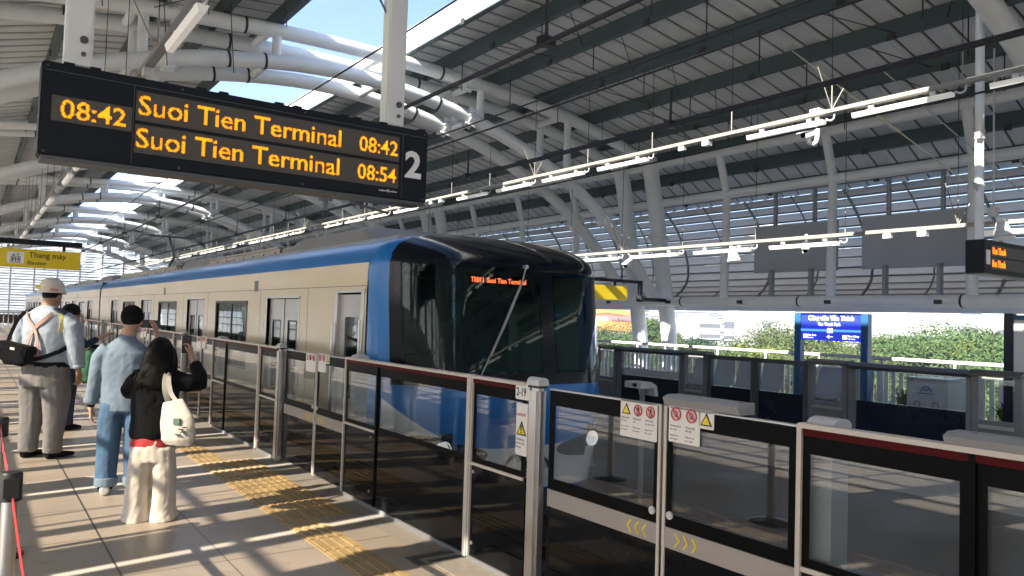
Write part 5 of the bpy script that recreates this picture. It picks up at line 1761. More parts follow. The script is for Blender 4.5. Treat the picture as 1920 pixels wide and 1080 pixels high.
# woman in black with cream trousers
P2 = person(1.22, 6.54, (.36, .93), "young woman in black jacket and wide cream trousers, raising a phone")
hd = (.02, .02, 1.285)
b = head(MB(), hd, .92)
tt(b, [(0, -.01, 1.08), (.01, 0, 1.22)], [.05, .046])
tt(b, [(.235, .24, 1.20), (.215, .25, 1.28)], [.026, .022])
hand(b, (.215, .25, 1.27), (-.2, .15, 1), (-1, .2, 0), 1, .9, .88)
tt(b, [(-.1, .3, 1.14), (-.04, .34, 1.2)], [.026, .022])
hand(b, (-.04, .34, 1.2), (.5, .1, .9), (1, -.1, .1), -1, .9, .88)
soft("body", b, M_SKIN2, P2, .0055, 3)
face(P2, hd, .92)
b = MB()
ell(b, (hd[0], hd[1] - .015, hd[2] + .022), (.096, .116, .118), 18, 12)
tt(b, [(hd[0], hd[1] - .03, 1.33), (hd[0] - .005, hd[1] - .06, 1.22), (hd[0] - .02, hd[1] - .085, 1.12), (hd[0] - .045, hd[1] - .10, 1.05), (hd[0] - .06, hd[1] - .10, 1.01)], [.095, .112, .125, .115, .06], [.10, .085, .07, .06, .03], 18)
for s in (-1, 1):
    tt(b, [(hd[0] + s * .075, hd[1] + .01, 1.32), (hd[0] + s * .095, hd[1] - .01, 1.2), (hd[0] + s * .10 - .01, hd[1] - .04, 1.10)], [.035, .036, .03], [.05, .05, .035])
o_ = soft("hair", b, M_HAIR, P2, .009, 4, .006, 16.0, 3)
rs_ = random.Random(5)
b = MB()
for k in range(110):
    a = rs_.uniform(PI * .95, PI * 2.05)
    q = rs_.uniform(.55, 1.0)
    x0, y0 = hd[0] + math.cos(a) * .07, hd[1] - .01 + math.sin(a) * .085
    x1, y1 = hd[0] - .01 + math.cos(a) * .118, hd[1] - .05 + math.sin(a) * .07
    x2, y2 = hd[0] - .045 + math.cos(a) * (.115 + rs_.uniform(-.02, .015)), hd[1] - .095 + math.sin(a) * .05
    zb = rs_.uniform(1.00, 1.10)
    b.tube(catmull([(x0, y0, 1.375), (hd[0] + math.cos(a) * .104, hd[1] - .02 + math.sin(a) * .122, 1.30), (x1, y1 - .02, 1.18), (x2, y2, zb + .06), (x2 + rs_.uniform(-.025, .025), y2 + rs_.uniform(-.01, .02), zb)], 4), [.004] * 2 + [.0065] * 11 + [.005] * 3 + [.0012], 5)
b.build("hair_strands", M_HAIR, P2, True)
b = MB()
tt(b, [(0, 0, .64), (0, 0, .68), (0, 0, .82), (0, -.005, .96), (0, -.01, 1.08), (0, -.01, 1.14), (0, -.005, 1.18)], [.165, .175, .172, .175, .178, .125, .06], [.125, .13, .125, .12, .108, .085, .055], 20)
tt(b, [(.13, 0, 1.10), (.23, .02, 1.06), (.30, .10, 1.06), (.285, .19, 1.12), (.24, .24, 1.205)], [.068, .07, .068, .058, .046])
tt(b, [(-.13, 0, 1.10), (-.2, .04, 1.0), (-.22, .14, .98), (-.16, .24, 1.06), (-.1, .30, 1.14)], [.068, .066, .062, .055, .045])
soft("jacket", b, M_BLK, P2, .010, 4, .011, 8.0, 1.0)
b = MB()
tt(b, [(0, 0, .70), (0, 0, .62), (0, 0, .575)], [.155, .165, .170], [.115, .12, .122], 18)
soft("red_shirt", b, M_REDC, P2, .01, 3, .005, 9.0, 2)
b = MB()
tt(b, [(0, 0, .66), (0, 0, .55), (0, 0, .46)], [.145, .160, .165], [.115, .12, .12], 18)
for s in (-1, 1):
    tt(b, [(s * .075, 0, .56), (s * .088, 0, .40), (s * .095, 0, .22), (s * .092, .01, .09), (s * .098, .02, .012)], [.085, .088, .088, .092, .108], [.115, .108, .105, .112, .14])
soft("trousers", b, M_CREAM, P2, .010, 3, .013, 7.0, 8)
b = MB()
for s in (-1, 1): shoe(b, s * .108, .03, s * .2, .26)
soft("shoe", b, M_SHOE, P2, .009, 3)
t_, M_, R_ = held(P2, (.165, .285, 1.36), .037, .005, .075, (.05, 0, .1), "phone", M_PHONE, "black phone held upright by the woman in cream trousers", "phone")
# tote bag on her right shoulder (world space)
MW = Matrix.Translation(P2.location) @ P2.rotation_euler.to_matrix().to_4x4()
tb_ = thing("tote_bag", MW @ Vector((.2, -.1, .78)), "cream canvas tote bag hanging from the woman's right shoulder", "bag")
b = MB()
c = [(.10, -.155, .90), (.24, -.10, .93)]
tt(b, [(.22, -.13, .95), (.255, -.125, .80), (.275, -.12, .66), (.275, -.12, .61)], [.085, .135, .135, .10], [.022, .045, .06, .035], 18)
for i, v in enumerate(b.v): b.v[i] = MW @ (Matrix.Rotation(-.35, 4, 'Z') @ v)
o = soft("bag_body", b, M_TOTE, None, .009, 3, .006, 9)
o.parent = tb_; o.location = -ORG[tb_.name]
b = MB()
def strap(pts, w):
    pts = catmull(pts, 6)
    for i in range(len(pts) - 1):
        a_, c_ = MW @ pts[i], MW @ pts[i + 1]
        d = (c_ - a_).normalized(); s = d.cross(Vector((0, 1, .2))).normalized() * w; q = d.cross(s).normalized() * .003
        b.obox((a_ + c_) / 2, (c_ - a_) * .53, s, q)
strap([(.12, -.13, .92), (.095, -.15, 1.02), (.09, -.125, 1.12), (.105, -.03, 1.175), (.13, .06, 1.11)], .02)
strap([(.20, -.17, .92), (.14, -.165, 1.0), (.11, -.125, 1.12), (.115, -.02, 1.172)], .016)
b.build("strap", M_TOTE, tb_)
b = MB()
RZ = Matrix.Rotation(-.35, 4, 'Z')
def dec(x0, x1, z0, z1, y=-.20):
    vs = [MW @ (RZ @ Vector(p)) for p in ((x0, y, z0), (x1, y, z0), (x1, y, z1), (x0, y, z1), (x0, y + .02, z0), (x1, y + .02, z0), (x1, y + .02, z1), (x0, y + .02, z1))]
    b.add(vs, [(0, 1, 2, 3), (4, 7, 6, 5), (0, 4, 5, 1), (1, 5, 6, 2), (2, 6, 7, 3), (3, 7, 4, 0)])
dec(.26, .31, .775, .82, -.186)
b.build("printed_patch", mat("patch_green", (.10, .16, .13), .7), tb_)
b = MB()
for (x0, z0) in ((.31, .74), (.325, .72), (.285, .70), (.34, .755)): dec(x0, x0 + .035, z0, z0 + .005, -.200)
b.build("printed_scribble", M_INK, tb_)

# station guard
P3 = person(.70, 9.72, (.66, .75), "heavily built guard in white helmet, pale blue shirt and grey trousers")
hd = (.0, .04, 1.745)
b = head(MB(), hd, 1.06)
tt(b, [(0, -.02, 1.50), (0, .01, 1.68)], [.082, .075])
tt(b, [(.33, .06, .98), (.335, .07, .92)], [.034, .032])
hand(b, (.335, .07, .93), (.02, .12, -1), (-1, .1, 0), 1, .7, 1.12)
tt(b, [(-.30, .12, 1.0), (-.24, .2, 1.02)], [.034, .032])
hand(b, (-.24, .2, 1.02), (.8, .5, .1), (.3, -.8, 0), 1, .7, 1.1)
soft("body", b, M_SKIN, P3, .0065, 3)
face(P3, hd, 1.06)
b = MB()
ell(b, (0, .03, 1.765), (.088, .106, .09), 16, 10)
soft("hair", b, M_HAIR, P3, .009, 3)
b = MB()
n = 9
for i in range(n):
    pass
tt(b, [(0, .025, 1.795), (0, .025, 1.83), (0, .022, 1.88), (0, .02, 1.92), (0, .018, 1.945), (0, .018, 1.952)], [.122, .122, .112, .085, .045, .01], [.142, .142, .13, .10, .055, .012], 22)
tt(b, [(0, .03, 1.782), (0, .03, 1.797)], [.134, .132], [.158, .155], 24)
tt(b, [(0, .15, 1.785), (0, .215, 1.775)], [.08, .045], [.012, .008])
soft("helmet", b, M_HELM, P3, .007, 3)
b = MB()
b.obox((-.045, -.115, 1.84), (.035, .010, 0), (0, .003, 0), (0, .008, .022)).build("helmet_sticker", mat("sticker_lemon", (.7, .66, .15), .5), P3)
b = MB()
b.obox((.10, -.065, 1.815), (.022, .034, 0), (.004, -.004, 0), (0, 0, .012)).build("helmet_badge", mat("badge_pink", (.65, .25, .3), .5), P3)
b = MB()
tt(b, [(0, .02, 1.01), (0, .03, 1.10), (0, .03, 1.25), (0, 0, 1.40), (0, -.02, 1.52), (0, -.015, 1.58), (0, -.005, 1.63)], [.245, .255, .262, .268, .255, .17, .09], [.20, .215, .215, .185, .15, .11, .08], 22)
tt(b, [(.19, -.02, 1.50), (.29, -.02, 1.42), (.325, 0, 1.25), (.33, .03, 1.10), (.332, .05, 1.0)], [.095, .092, .084, .078, .07])
tt(b, [(-.19, -.02, 1.50), (-.29, -.0, 1.40), (-.33, .03, 1.22), (-.33, .08, 1.10), (-.29, .13, 1.01)], [.095, .092, .084, .076, .064])
soft("shirt", b, M_GSHIRT, P3, .012, 4, .013, 6.0, 4)
b = MB()
tt(b, [(.332, .05, 1.02), (.333, .055, .975)], [.078, .074]); soft("shirt_cuff", b, M_GSHIRT, P3, .009, 2)
b = MB()
tt(b, [(0, .02, 1.04), (0, .02, .98)], [.25, .25], [.207, .207], 24); soft("belt", b, M_BLK, P3, .009, 2)
b = MB()
tt(b, [(0, .02, 1.02), (0, .0, .88), (0, -.01, .76)], [.238, .25, .235], [.198, .205, .19], 20)
for s in (-1, 1):
    tt(b, [(s * .115, 0, .85), (s * .135, .01, .65), (s * .135, .0, .45), (s * .14, -.02, .22), (s * .14, -.02, .07)], [.142, .135, .112, .092, .085], [.17, .15, .12, .10, .10])
soft("trousers", b, M_GTROU, P3, .012, 4, .011, 7.0, 3)
b = MB()
for s in (-1, 1): shoe(b, s * .145, -.02, .25 + s * .1, .32, .056)
soft("shoe", b, M_BLK, P3, .009, 3)
def sband(name, pts, w, m, par):
    bb = MB()
    pts = catmull(pts, 6)
    for i in range(len(pts) - 1):
        a_, c_ = pts[i], pts[i + 1]
        d = (c_ - a_).normalized()
        nr = Vector((a_.x * .6, a_.y, 0)).normalized()
        s = d.cross(nr).normalized() * w; q = nr * .004
        bb.obox((a_ + c_) / 2, (c_ - a_) * .55, s, q)
    return bb.build(name, m, par)
sband("braces", [(.15, -.135, 1.565), (.10, -.175, 1.50), (.0, -.195, 1.40), (-.06, -.215, 1.25), (-.07, -.215, 1.08)], .018, M_ORG, P3)
sband("braces", [(-.15, -.135, 1.565), (-.10, -.175, 1.50), (.0, -.20, 1.39), (.05, -.218, 1.25), (.06, -.215, 1.08)], .015, M_ORG, P3)
b = MB(); b.obox((.185, -.045, 1.585), (.06, 0, -.025), (0, .055, 0), (.004, 0, .008)); b.build("epaulette", M_NAVYC, P3)
b = MB(); b.obox((-.185, -.045, 1.585), (.06, 0, .025), (0, .055, 0), (-.004, 0, .008)); b.build("epaulette", M_NAVYC, P3)
sband("shoulder_cord", [(.20, -.10, 1.565), (.245, -.12, 1.50), (.25, -.13, 1.42), (.235, -.135, 1.36)], .018, mat("cord_yellow", (.6, .55, .2), .6), P3)
MW = Matrix.Translation(P3.location) @ P3.rotation_euler.to_matrix().to_4x4()
sb_ = thing("shoulder_bag", MW @ Vector((-.12, -.27, 1.12)), "black messenger bag slung behind the guard's hip", "bag")
b = MB()
for a_ in ((-.30, .06, -.34, -.21, 1.02, 1.20),):
    b.box(*a_, c=.02)
tt(b, [(-.22, -.28, 1.03), (0, -.28, 1.05)], [.05, .06], [.05, .06])
for i, v in enumerate(b.v): b.v[i] = MW @ (Matrix.Rotation(.18, 4, 'Y') @ (v - Vector((-.12, -.27, 1.1))) + Vector((-.14, -.275, 1.12)))
o = soft("bag_body", b, M_BLK, None, .011, 4, .006, 9); o.parent = sb_; o.location = -ORG[sb_.name]
b = MB(); b.box(-.31, .07, -.352, -.20, 1.12, 1.215, c=.02)
b.v = [MW @ (Matrix.Rotation(.18, 4, 'Y') @ (v - Vector((-.12, -.27, 1.1))) + Vector((-.14, -.275, 1.12))) for v in b.v]
b.build("flap", M_BLK, sb_)
b = MB(); b.box(-.13, -.08, -.358, -.35, 1.155, 1.18)
b.v = [MW @ (Matrix.Rotation(.18, 4, 'Y') @ (v - Vector((-.12, -.27, 1.1))) + Vector((-.14, -.275, 1.12))) for v in b.v]
b.build("tag", M_LGREY, sb_)
b = MB()
def strap3(pts, w):
    pts = catmull(pts, 6)
    for i in range(len(pts) - 1):
        a_, c_ = MW @ pts[i], MW @ pts[i + 1]
        d = (c_ - a_).normalized(); s = d.cross(Vector((.3, 1, .1))).normalized() * w
        b.obox((a_ + c_) / 2, (c_ - a_) * .54, s, d.cross(s).normalized() * .004)
strap3([(-.28, -.24, 1.2), (-.285, -.17, 1.35), (-.24, -.13, 1.5), (-.2, -.05, 1.585), (-.17, .08, 1.56)], .018)
strap3([(.02, -.30, 1.06), (.14, -.22, 1.10), (.25, -.10, 1.17), (.27, .02, 1.24)], .022)
b.build("strap", M_BLK, sb_)

# person in navy behind the guard, looking at a phone
P4 = person(1.08, 11.82, (.93, .36), "person in navy clothes standing behind the guard, looking down at a phone")
hd = (0, .05, 1.535)
b = head(MB(), hd, .97)
tt(b, [(0, -.01, 1.34), (0, .02, 1.47)], [.055, .05])
tt(b, [(.17, .30, 1.20), (.12, .40, 1.24)], [.032, .027])
hand(b, (.12, .40, 1.24), (-.15, .9, .1), (-.3, -.2, 1), 1, .8, .95)
tt(b, [(-.2, .25, 1.05), (-.16, .30, 1.0)], [.032, .028])
hand(b, (-.16, .30, 1.0), (.4, .8, -.3), (.2, -.2, 1), -1, .8, .95)
soft("body", b, M_SKIN2, P4, .0065, 3)
face(P4, hd, .97)
b = MB()
ell(b, (0, .03, 1.575), (.098, .118, .105), 16, 10)
tt(b, [(0, -.03, 1.58), (0, -.05, 1.46)], [.085, .06], [.06, .05])
soft("hair", b, M_HAIR, P4, .009, 3, .004, 14)
b = MB()
tt(b, [(0, .01, .88), (0, .01, 1.0), (0, 0, 1.15), (0, -.01, 1.30), (0, -.01, 1.38), (0, 0, 1.43)], [.165, .17, .185, .195, .14, .07], [.12, .125, .13, .115, .09, .06], 18)
tt(b, [(.15, 0, 1.33), (.22, .02, 1.22), (.235, .12, 1.13), (.20, .24, 1.18), (.17, .30, 1.20)], [.068, .064, .055, .046, .04])
tt(b, [(-.15, 0, 1.33), (-.22, .02, 1.20), (-.24, .10, 1.08), (-.21, .22, 1.05)], [.068, .064, .055, .044])
soft("shirt", b, M_NAVYC, P4, .012, 5, .006, 8, 2)
b = MB()
tt(b, [(0, .01, .92), (0, .0, .82), (0, 0, .72)], [.16, .172, .165], [.12, .125, .12], 18)
for s in (-1, 1): tt(b, [(s * .08, 0, .80), (s * .09, .01, .6), (s * .095, .0, .42), (s * .10, -.01, .2), (s * .10, -.01, .07)], [.095, .092, .082, .078, .08], [.11, .10, .09, .085, .09])
soft("trousers", b, M_NAVYC, P4, .012, 5, .006, 8, 6)
b = MB()
for s in (-1, 1): shoe(b, s * .1, -.01, s * .15, .27)
soft("shoe", b, M_BLK, P4, .009, 3)
held(P4, (.10, .50, 1.27), .036, .075, .005, (.25, 0, 0), "phone", M_PHONE, "phone held low by the person in navy behind the guard", "phone")
MW = Matrix.Translation(P4.location) @ P4.rotation_euler.to_matrix().to_4x4()
gb = thing("carrier_bag", MW @ Vector((.26, .18, .8)), "dark green cloth bag hanging beside the guard's right hand", "bag")
b = MB()
tt(b, [(.25, .20, 1.08), (.26, .20, .98), (.27, .20, .8), (.27, .20, .66), (.27, .20, .62)], [.03, .075, .10, .115, .06], [.05, .10, .14, .15, .10], 16)
b.v = [MW @ v for v in b.v]
o = soft("bag_body", b, M_GREENC, None, .012, 4, .010, 9); o.parent = gb; o.location = -ORG[gb.name]
cm = thing("camera_pouch", MW @ Vector((.2, .42, 1.04)), "small black round pouch carried in front of the person in navy", "pouch")
b = ell(MB(), (.05, .36, 1.02), (.09, .09, .11), 16, 10); b.v = [MW @ v for v in b.v]
o = soft("pouch_body", b, M_BLK, None, .012, 3); o.parent = cm; o.location = -ORG[cm.name]

# ------------------------------------------------------------------ the city beyond
def facade(name, wall, win, fz, fw, wr=.5, hr=.5):
    m, t, p = principled(name)
    g = t.nodes.new("ShaderNodeNewGeometry")
    sp = t.nodes.new("ShaderNodeSeparateXYZ"); t.links.new(g.outputs["Position"], sp.inputs[0])
    def mth(op, a, b=None):
        n = t.nodes.new("ShaderNodeMath"); n.operation = op
        for i, q in enumerate((a, b)):
            if q is None: continue
            if isinstance(q, (int, float)): n.inputs[i].default_value = q
            else: t.links.new(q, n.inputs[i])
        return n.outputs[0]
    h = mth('ADD', mth('MULTIPLY', sp.outputs[0], .8), sp.outputs[1])
    a = mth('LESS_THAN', mth('FRACT', mth('DIVIDE', h, fw)), wr)
    b = mth('LESS_THAN', mth('FRACT', mth('DIVIDE', mth('ADD', sp.outputs[2], 50), fz)), hr)
    k = mth('MULTIPLY', a, b)
    mx = t.nodes.new("ShaderNodeMix"); mx.data_type = 'RGBA'
    t.links.new(k, mx.inputs[0]); mx.inputs[6].default_value = (*wall, 1); mx.inputs[7].default_value = (*win, 1)
    t.links.new(mx.outputs[2], p.inputs["Base Color"])
    p.inputs["Roughness"].default_value = .6
    return m
FA = [facade("white_facade", (.20, .20, .20), (.05, .06, .07), 3.4, 4.2), facade("cream_facade", (.175, .17, .155), (.05, .055, .06), 3.2, 3.0, .45, .45),
      facade("grey_blue_facade", (.105, .125, .155), (.07, .09, .125), 3.6, 2.4, .7, .6), facade("plain_white_facade", (.30, .30, .295), (.13, .14, .15), 5.5, 9.0, .3, .25)]
M_RED2 = mat("red_cladding", (.45, .08, .10), .6, var=.05)
M_ORANGE = mat("orange_roof_tile", (.62, .22, .05), .7, var=.12, scale=.6)
M_OR2 = mat("orange_paint", (.78, .38, .06), .6, var=.05)
def at(px, D):                          # bearing of a photo column, at distance D from the camera
    a = math.radians(35.3) + math.atan((px - 960) / 1438.0)
    return Vector((math.sin(a) * D, math.cos(a) * D, -12))
BL = [  # column, distance, width, depth, height above ground, facade, words
    (1150, 260, 22, 16, 22, 0, "white block behind the orange pagoda roof"),
    (1235, 420, 60, 40, 44, 2, "pale blue-grey tower left of the far roof columns"),
    (1275, 480, 34, 30, 66, 2, "grey-blue tower just right of the far roof columns"),
    (1320, 500, 60, 30, 52, 2, "wide grey-blue slab tower over the dark green tree"),
    (1300, 210, 13, 10, 14.2, 0, "low white house over the dark green tree"),
    (1375, 320, 13, 12, 20.5, 1, "cream block with a row of tall windows, left of the blue sign"),
    (1400, 200, 11, 10, 15.6, 0, "white flat-roofed house below the cream block"),
    (1440, 240, 13, 12, 17.5, 3, "plain white house left of the blue sign's left post"),
    (1430, 460, 22, 22, 70, 0, "tall white tower left of the blue sign"),
    (1468, 300, 12, 12, 22, 1, "cream block right behind the blue sign's left post"),
    (1560, 250, 18, 14, 19, 0, "white block hidden behind the blue sign"),
    (1700, 170, 16.5, 12, 16.6, 3, "large plain white block right of the blue sign"),
    (1735, 420, 22, 20, 58, 0, "slim white tower above the plain white block"),
    (1800, 560, 120, 40, 45, 2, "very wide grey-blue slab far behind the spreading trees"),
    (1850, 230, 30, 14, 17.2, 1, "low cream row house over the spreading trees"),
    (1905, 260, 14, 12, 18.5, 0, "white house behind the notice board"),
    (1790, 210, 22, 12, 16.2, 0, "low white house over the middle of the spreading trees"),
    (1600, 520, 30, 24, 62, 0, "white tower behind the louvres above the blue sign"),
    (1210, 320, 18, 14, 23, 1, "cream block between the two far roof columns"),
]
for px, D, w, d, h, f, words in BL:
    p = at(px, D)
    t = thing("city_building", p, words, "building", "city buildings beyond the park")
    r = (Vector((p.x, p.y, 0))).normalized(); s = Vector((r.y, -r.x, 0))
    c = p + Vector((0, 0, h / 2))
    MB().obox(c, s * w / 2, r * d / 2, (0, 0, h / 2)).build("wall", FA[f], t)
    b = MB()
    b.obox(p + Vector((0, 0, h + .4)) - r * (d / 2 - .3), s * (w / 2 + .3), r * .4, (0, 0, .5))
    b.obox(p + Vector((0, 0, h + .4)) - s * (w / 2 - .3), s * .4, r * d / 2, (0, 0, .5)).obox(p + Vector((0, 0, h + .4)) + s * (w / 2 - .3), s * .4, r * d / 2, (0, 0, .5))
    rs = random.Random(px)
    for k in range(4):
        b.obox(p + s * rs.uniform(-.4, .4) * w + r * rs.uniform(-.3, .3) * d + Vector((0, 0, h + 1.2)), s * rs.uniform(.8, 2.2), r * 1.4, (0, 0, rs.uniform(.8, 1.6)))
    b.build("parapet", M_WHITE, t)
    b = MB()
    for k in range(1, int(h / 3.4)):
        b.obox(p + Vector((0, 0, 3.4 * k)) - r * (d / 2 + .25), s * w / 2, r * .25, (0, 0, .12))
    b.build("ledge", M_WHITE, t)
for px, D, w, h0, h1, m, words in ((1488, 380, 12, 0, 50, M_RED2, "dark red tower behind the top of the blue sign"), (1655, 330, 14, 0, 30, M_OR2, "orange topped building above the plain white block")):
    p = at(px, D)
    t = thing("city_building", p, words, "building", "city buildings beyond the park")
    r = Vector((p.x, p.y, 0)).normalized(); s = Vector((r.y, -r.x, 0))
    MB().obox(p + Vector((0, 0, h1 / 2)), s * w / 2, r * 8, (0, 0, h1 / 2)).build("wall", m, t)
    MB().obox(p + Vector((0, 0, h1 + .5)), s * (w / 2 + .5), r * 8.4, (0, 0, .5)).build("roof", M_WHITE, t)
    b = MB()
    for k in range(1, int(h1 / 4)):
        b.obox(p + Vector((0, 0, 4 * k)) - r * 8.02, s * w * .35, r * .06, (0, 0, .7))
    b.build("window", mat("window_dark", (.12, .14, .16), .3), t)
# pagoda with an orange double roof
p = at(1142, 150)
pg_ = thing("pagoda", p, "orange tiled two-tier pagoda roof rising above the trees beside the train", "pagoda")
def hip(b, c, rx, ry, z0, z1, kx):
    n = 6
    ring = []
    for j in range(n + 1):
        t_ = j / n
        k = 1 - (1 - kx) * t_
        z = z0 + (z1 - z0) * (t_ ** 1.7)
        ring.append([(c.x + sx * rx * k, c.y + sy * ry * k, z + (.45 if j == 0 else 0) * (1 if abs(sx * sy) == 1 else 0)) for sx, sy in ((-1, -1), (0, -1), (1, -1), (1, 0), (1, 1), (0, 1), (-1, 1), (-1, 0))])
    vs = [v for r_ in ring for v in r_]
    fs = [(j * 8 + i, j * 8 + (i + 1) % 8, j * 8 + 8 + (i + 1) % 8, j * 8 + 8 + i) for j in range(n) for i in range(8)]
    b.add(vs, fs + [list(range(n * 8, n * 8 + 8)), list(range(8))[::-1]])
b = MB()
hip(b, p, 9.5, 8, 11.9 - 12, 14.0 - 12, .5); hip(b, p, 5.5, 4.6, 15.0 - 12, 17.0 - 12, .12)
for s in (-1, 1): b.tube([(p.x, p.y, 17.0 - 12), (p.x + s * 1.2, p.y, 17.4 - 12), (p.x + s * 1.6, p.y, 18.2 - 12)], .16, 6)
b.build("roof", M_ORANGE, pg_)
b = MB().box(p.x - 7, p.x + 7, p.y - 6, p.y + 6, -12, 12.2 - 12).box(p.x - 4, p.x + 4, p.y - 3.4, p.y + 3.4, 13.6 - 12, 15.2 - 12)
b.build("wall", M_WHITE, pg_)
b = MB()
for k in range(5):
    b.box(p.x - 6.2 + 2.8 * k, p.x - 5.2 + 2.8 * k, p.y - 6.08, p.y - 6.0, -3, -.6)
b.build("window", mat("window_dark", (.12, .14, .16), .3), pg_)
# balconied towers seen through the skylight
for px, D, r0, h, words in ((300, 260, 11, 75, "round balconied tower seen through the skylight under the departure board"), (262, 300, 7, 72, "slim white tower left of the round one, seen through the skylight")):
    p = at(px, D)
    t = thing("city_building", p, words, "building", "city buildings beyond the park")
    MB().tube([p, p + Vector((0, 0, h))], r0, 32).build("wall", FA[2], t, True)
    b = MB()
    for k in range(1, int(h / 3.4)):
        b.tube([p + Vector((0, 0, 3.4 * k)), p + Vector((0, 0, 3.4 * k + 1.1))], r0 + 1.1, 32)
    b.build("balcony", M_WHITE, t, True)

# trees of the park
def leafm(name, c, v=.4):
    return mat(name, c, .85, var=v, scale=.35, spec=.1)
LM = [leafm("leaf_green", (.060, .100, .036)), leafm("leaf_dark", (.028, .06, .032)), leafm("leaf_yellow", (.105, .125, .022)), leafm("leaf_olive", (.070, .095, .035))]
M_BARK = mat("bark", (.09, .065, .045), .9, var=.3, scale=2)
def tree_mesh(seed, rx, rz, h, nleaf, dens_, ls):
    rs = random.Random(seed)
    tr = MB()
    base = Vector((0, 0, 0)); fork = Vector((rs.uniform(-.4, .4), rs.uniform(-.4, .4), h - rz * 1.25))
    tr.tube(catmull([base, base.lerp(fork, .5) + Vector((rs.uniform(-.2, .2), rs.uniform(-.2, .2), 0)), fork], 4), [.45 - .02 * i for i in range(9)], 8)
    cl = []
    for k in range(dens_):
        a = rs.uniform(0, 2 * PI); q = math.sqrt(rs.uniform(0, 1)); e = rs.uniform(-.55, 1)
        rr = rx * q * math.sqrt(max(.05, 1 - max(0, e) ** 2 * .8))
        c = Vector((math.cos(a) * rr, math.sin(a) * rr, h - rz + rz * e * (1 - .35 * q * q)))
        cl.append((c, rs.uniform(.16, .34) * rx))
        if k % 3 == 0:
            m1 = fork.lerp(c, .5) + Vector((0, 0, .4))
            tr.tube(catmull([fork - Vector((0, 0, .3)), m1, c], 4), [.2 - .018 * i for i in range(9)], 5)
    lf = MB()
    for k in range(nleaf):
        c, r = cl[int(rs.random() ** 1.3 * len(cl))]
        d = Vector((rs.gauss(0, 1), rs.gauss(0, 1), rs.gauss(0, .8))).normalized() * r * rs.uniform(.45, 1.08)
        d.z *= .62
        p = c + d
        n = (d.normalized() * .6 + Vector((rs.uniform(-1, 1), rs.uniform(-1, 1), rs.uniform(-.2, 1)))).normalized()
        u = n.orthogonal().normalized(); u = Matrix.Rotation(rs.uniform(0, 6.28), 3, n) @ u; w = n.cross(u)
        s = ls * rs.uniform(.5, 1.3)
        lf.add([p - u * s, p - w * s * .45, p + u * s, p + w * s * .45], [(0, 1, 2, 3)])
    return tr, lf
protos = []
TS = [(1, 5.2, 4.4, 12.3, 32000, 34, .125), (2, 7.6, 3.9, 12.3, 46000, 44, .125), (3, 3.9, 4.6, 12.2, 18000, 22, .12)]
for seed, rx, rz, h, nl, dn, ls in TS:
    protos.append(tree_mesh(seed, rx, rz, h, nl, dn, ls))
cache = {}
TOPS = {1130: 606, 1180: 616, 1232: 594, 1268: 626, 1330: 620, 1385: 648, 1448: 630, 1495: 612, 1560: 646, 1650: 616, 1705: 638, 1770: 608, 1815: 618, 1865: 634, 1925: 640, 1420: 646, 1600: 638, 1735: 630}
def tree(px, D, kind, leaf, sc, words):
    p = at(px, D)
    hor = 567 + .0311 * (px + 55)
    sc = (13.65 + (hor - TOPS[px]) / 1438 * D * math.cos(math.atan((px - 960) / 1438))) / (TS[kind][3] + .3)
    t = thing("park_tree", p, words, "tree", "trees of the park beyond the railing", None, px * .7)
    t.scale = (sc, sc, sc)
    key = (kind, leaf)
    ORG[t.name] = Vector()
    if key not in cache:
        tr, lf = protos[kind]
        cache[key] = (tr.build("trunk", M_BARK, t, True).data, lf.build("crown", LM[leaf], t).data)
    else:
        link("trunk", cache[key][0], t, Vector()); link("crown", cache[key][1], t, Vector())
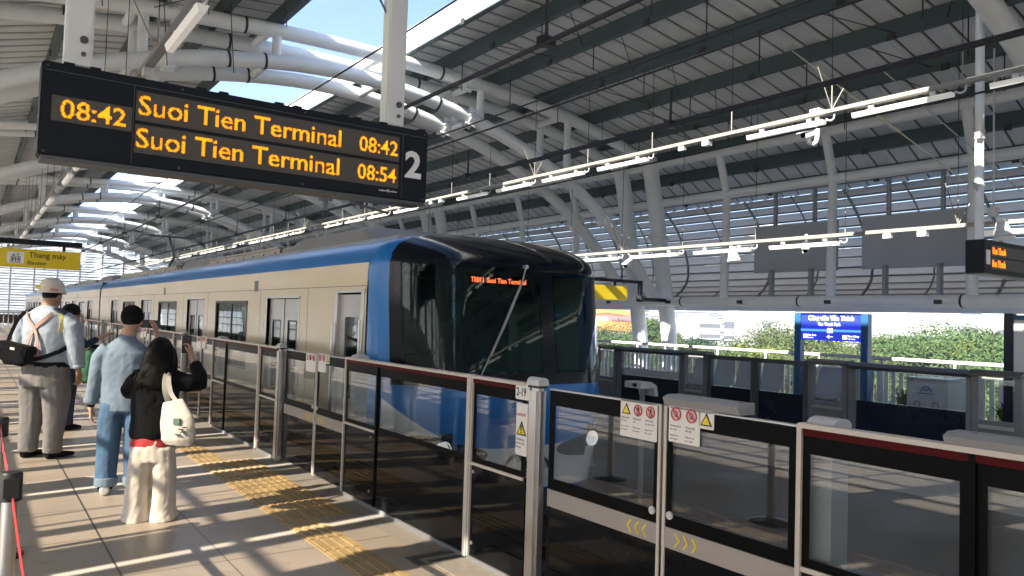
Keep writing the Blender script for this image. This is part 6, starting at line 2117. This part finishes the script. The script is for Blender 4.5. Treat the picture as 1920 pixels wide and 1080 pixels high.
TR = [(1130, 78, 1, 0, 1.02, "broad green tree under the orange pagoda roof"), (1180, 66, 0, 0, .98, "rounded green tree left of the far roof columns"),
      (1232, 72, 2, 0, 1.08, "tall green tree between the two far roof columns"), (1268, 60, 2, 3, 1.0, "thin olive tree just right of the far roof columns"),
      (1330, 74, 0, 1, 1.0, "dark green rounded tree left of the blue name sign"), (1385, 52, 2, 3, .92, "small olive tree right of the dark rounded one"),
      (1448, 64, 0, 2, 1.02, "yellow-green tree just left of the blue sign post"), (1495, 70, 1, 3, .98, "olive green spreading tree behind the blue sign's left post"),
      (1560, 58, 1, 3, .93, "olive green tree under the blue sign face"), (1650, 72, 0, 1, 1.02, "dark green tree just right of the blue sign"),
      (1705, 62, 1, 3, .98, "olive spreading tree right of the dark green one"), (1770, 68, 1, 0, 1.06, "wide green tree in the middle of the right-hand group"),
      (1815, 58, 1, 0, 1.04, "wide green tree left of the yellow-green one at the right"), (1865, 62, 1, 2, 1.02, "yellow-green spreading tree left of the notice board"),
      (1925, 70, 1, 2, 1.0, "yellow-green tree behind the notice board"), (1420, 95, 0, 0, .95, "green tree farther back left of the blue sign"),
      (1600, 100, 0, 0, .93, "green tree farther back behind the blue sign's right post"), (1735, 105, 1, 3, 1.0, "olive tree farther back above the spreading trees")]
for a_ in TR: tree(*a_)
kw = at(1690, 84)
wl = thing("park_wall", kw, "low white park wall among the trees right of the blue sign", "wall")
r = Vector((kw.x, kw.y, 0)).normalized(); s = Vector((r.y, -r.x, 0))
MB().obox(kw + Vector((0, 0, 4.8)), s * 7, r * .3, (0, 0, 4.8)).build("wall_body", M_WHITE, wl)
MB().obox(kw + Vector((0, 0, 9.7)), s * 7.2, r * .5, (0, 0, .15)).build("coping", M_LGREY, wl)

# ------------------------------------------------------------------ city haze
def haze():
    m = bpy.data.materials.new("haze_air"); m.use_nodes = True
    t = m.node_tree; t.nodes.clear()
    o = t.nodes.new("ShaderNodeOutputMaterial")
    v = t.nodes.new("ShaderNodeVolumePrincipled")
    v.inputs["Color"].default_value = (0.93, 0.95, 1.0, 1)
    v.inputs["Density"].default_value = 0.0010
    v.inputs["Anisotropy"].default_value = 0.2
    t.links.new(v.outputs[0], o.inputs["Volume"])
    h = MB().box(-1600, 2600, -1300, 3600, -13.6, 75).build("haze", m)
    tag(h, kind="stuff")
HAZE = True
if HAZE: haze()
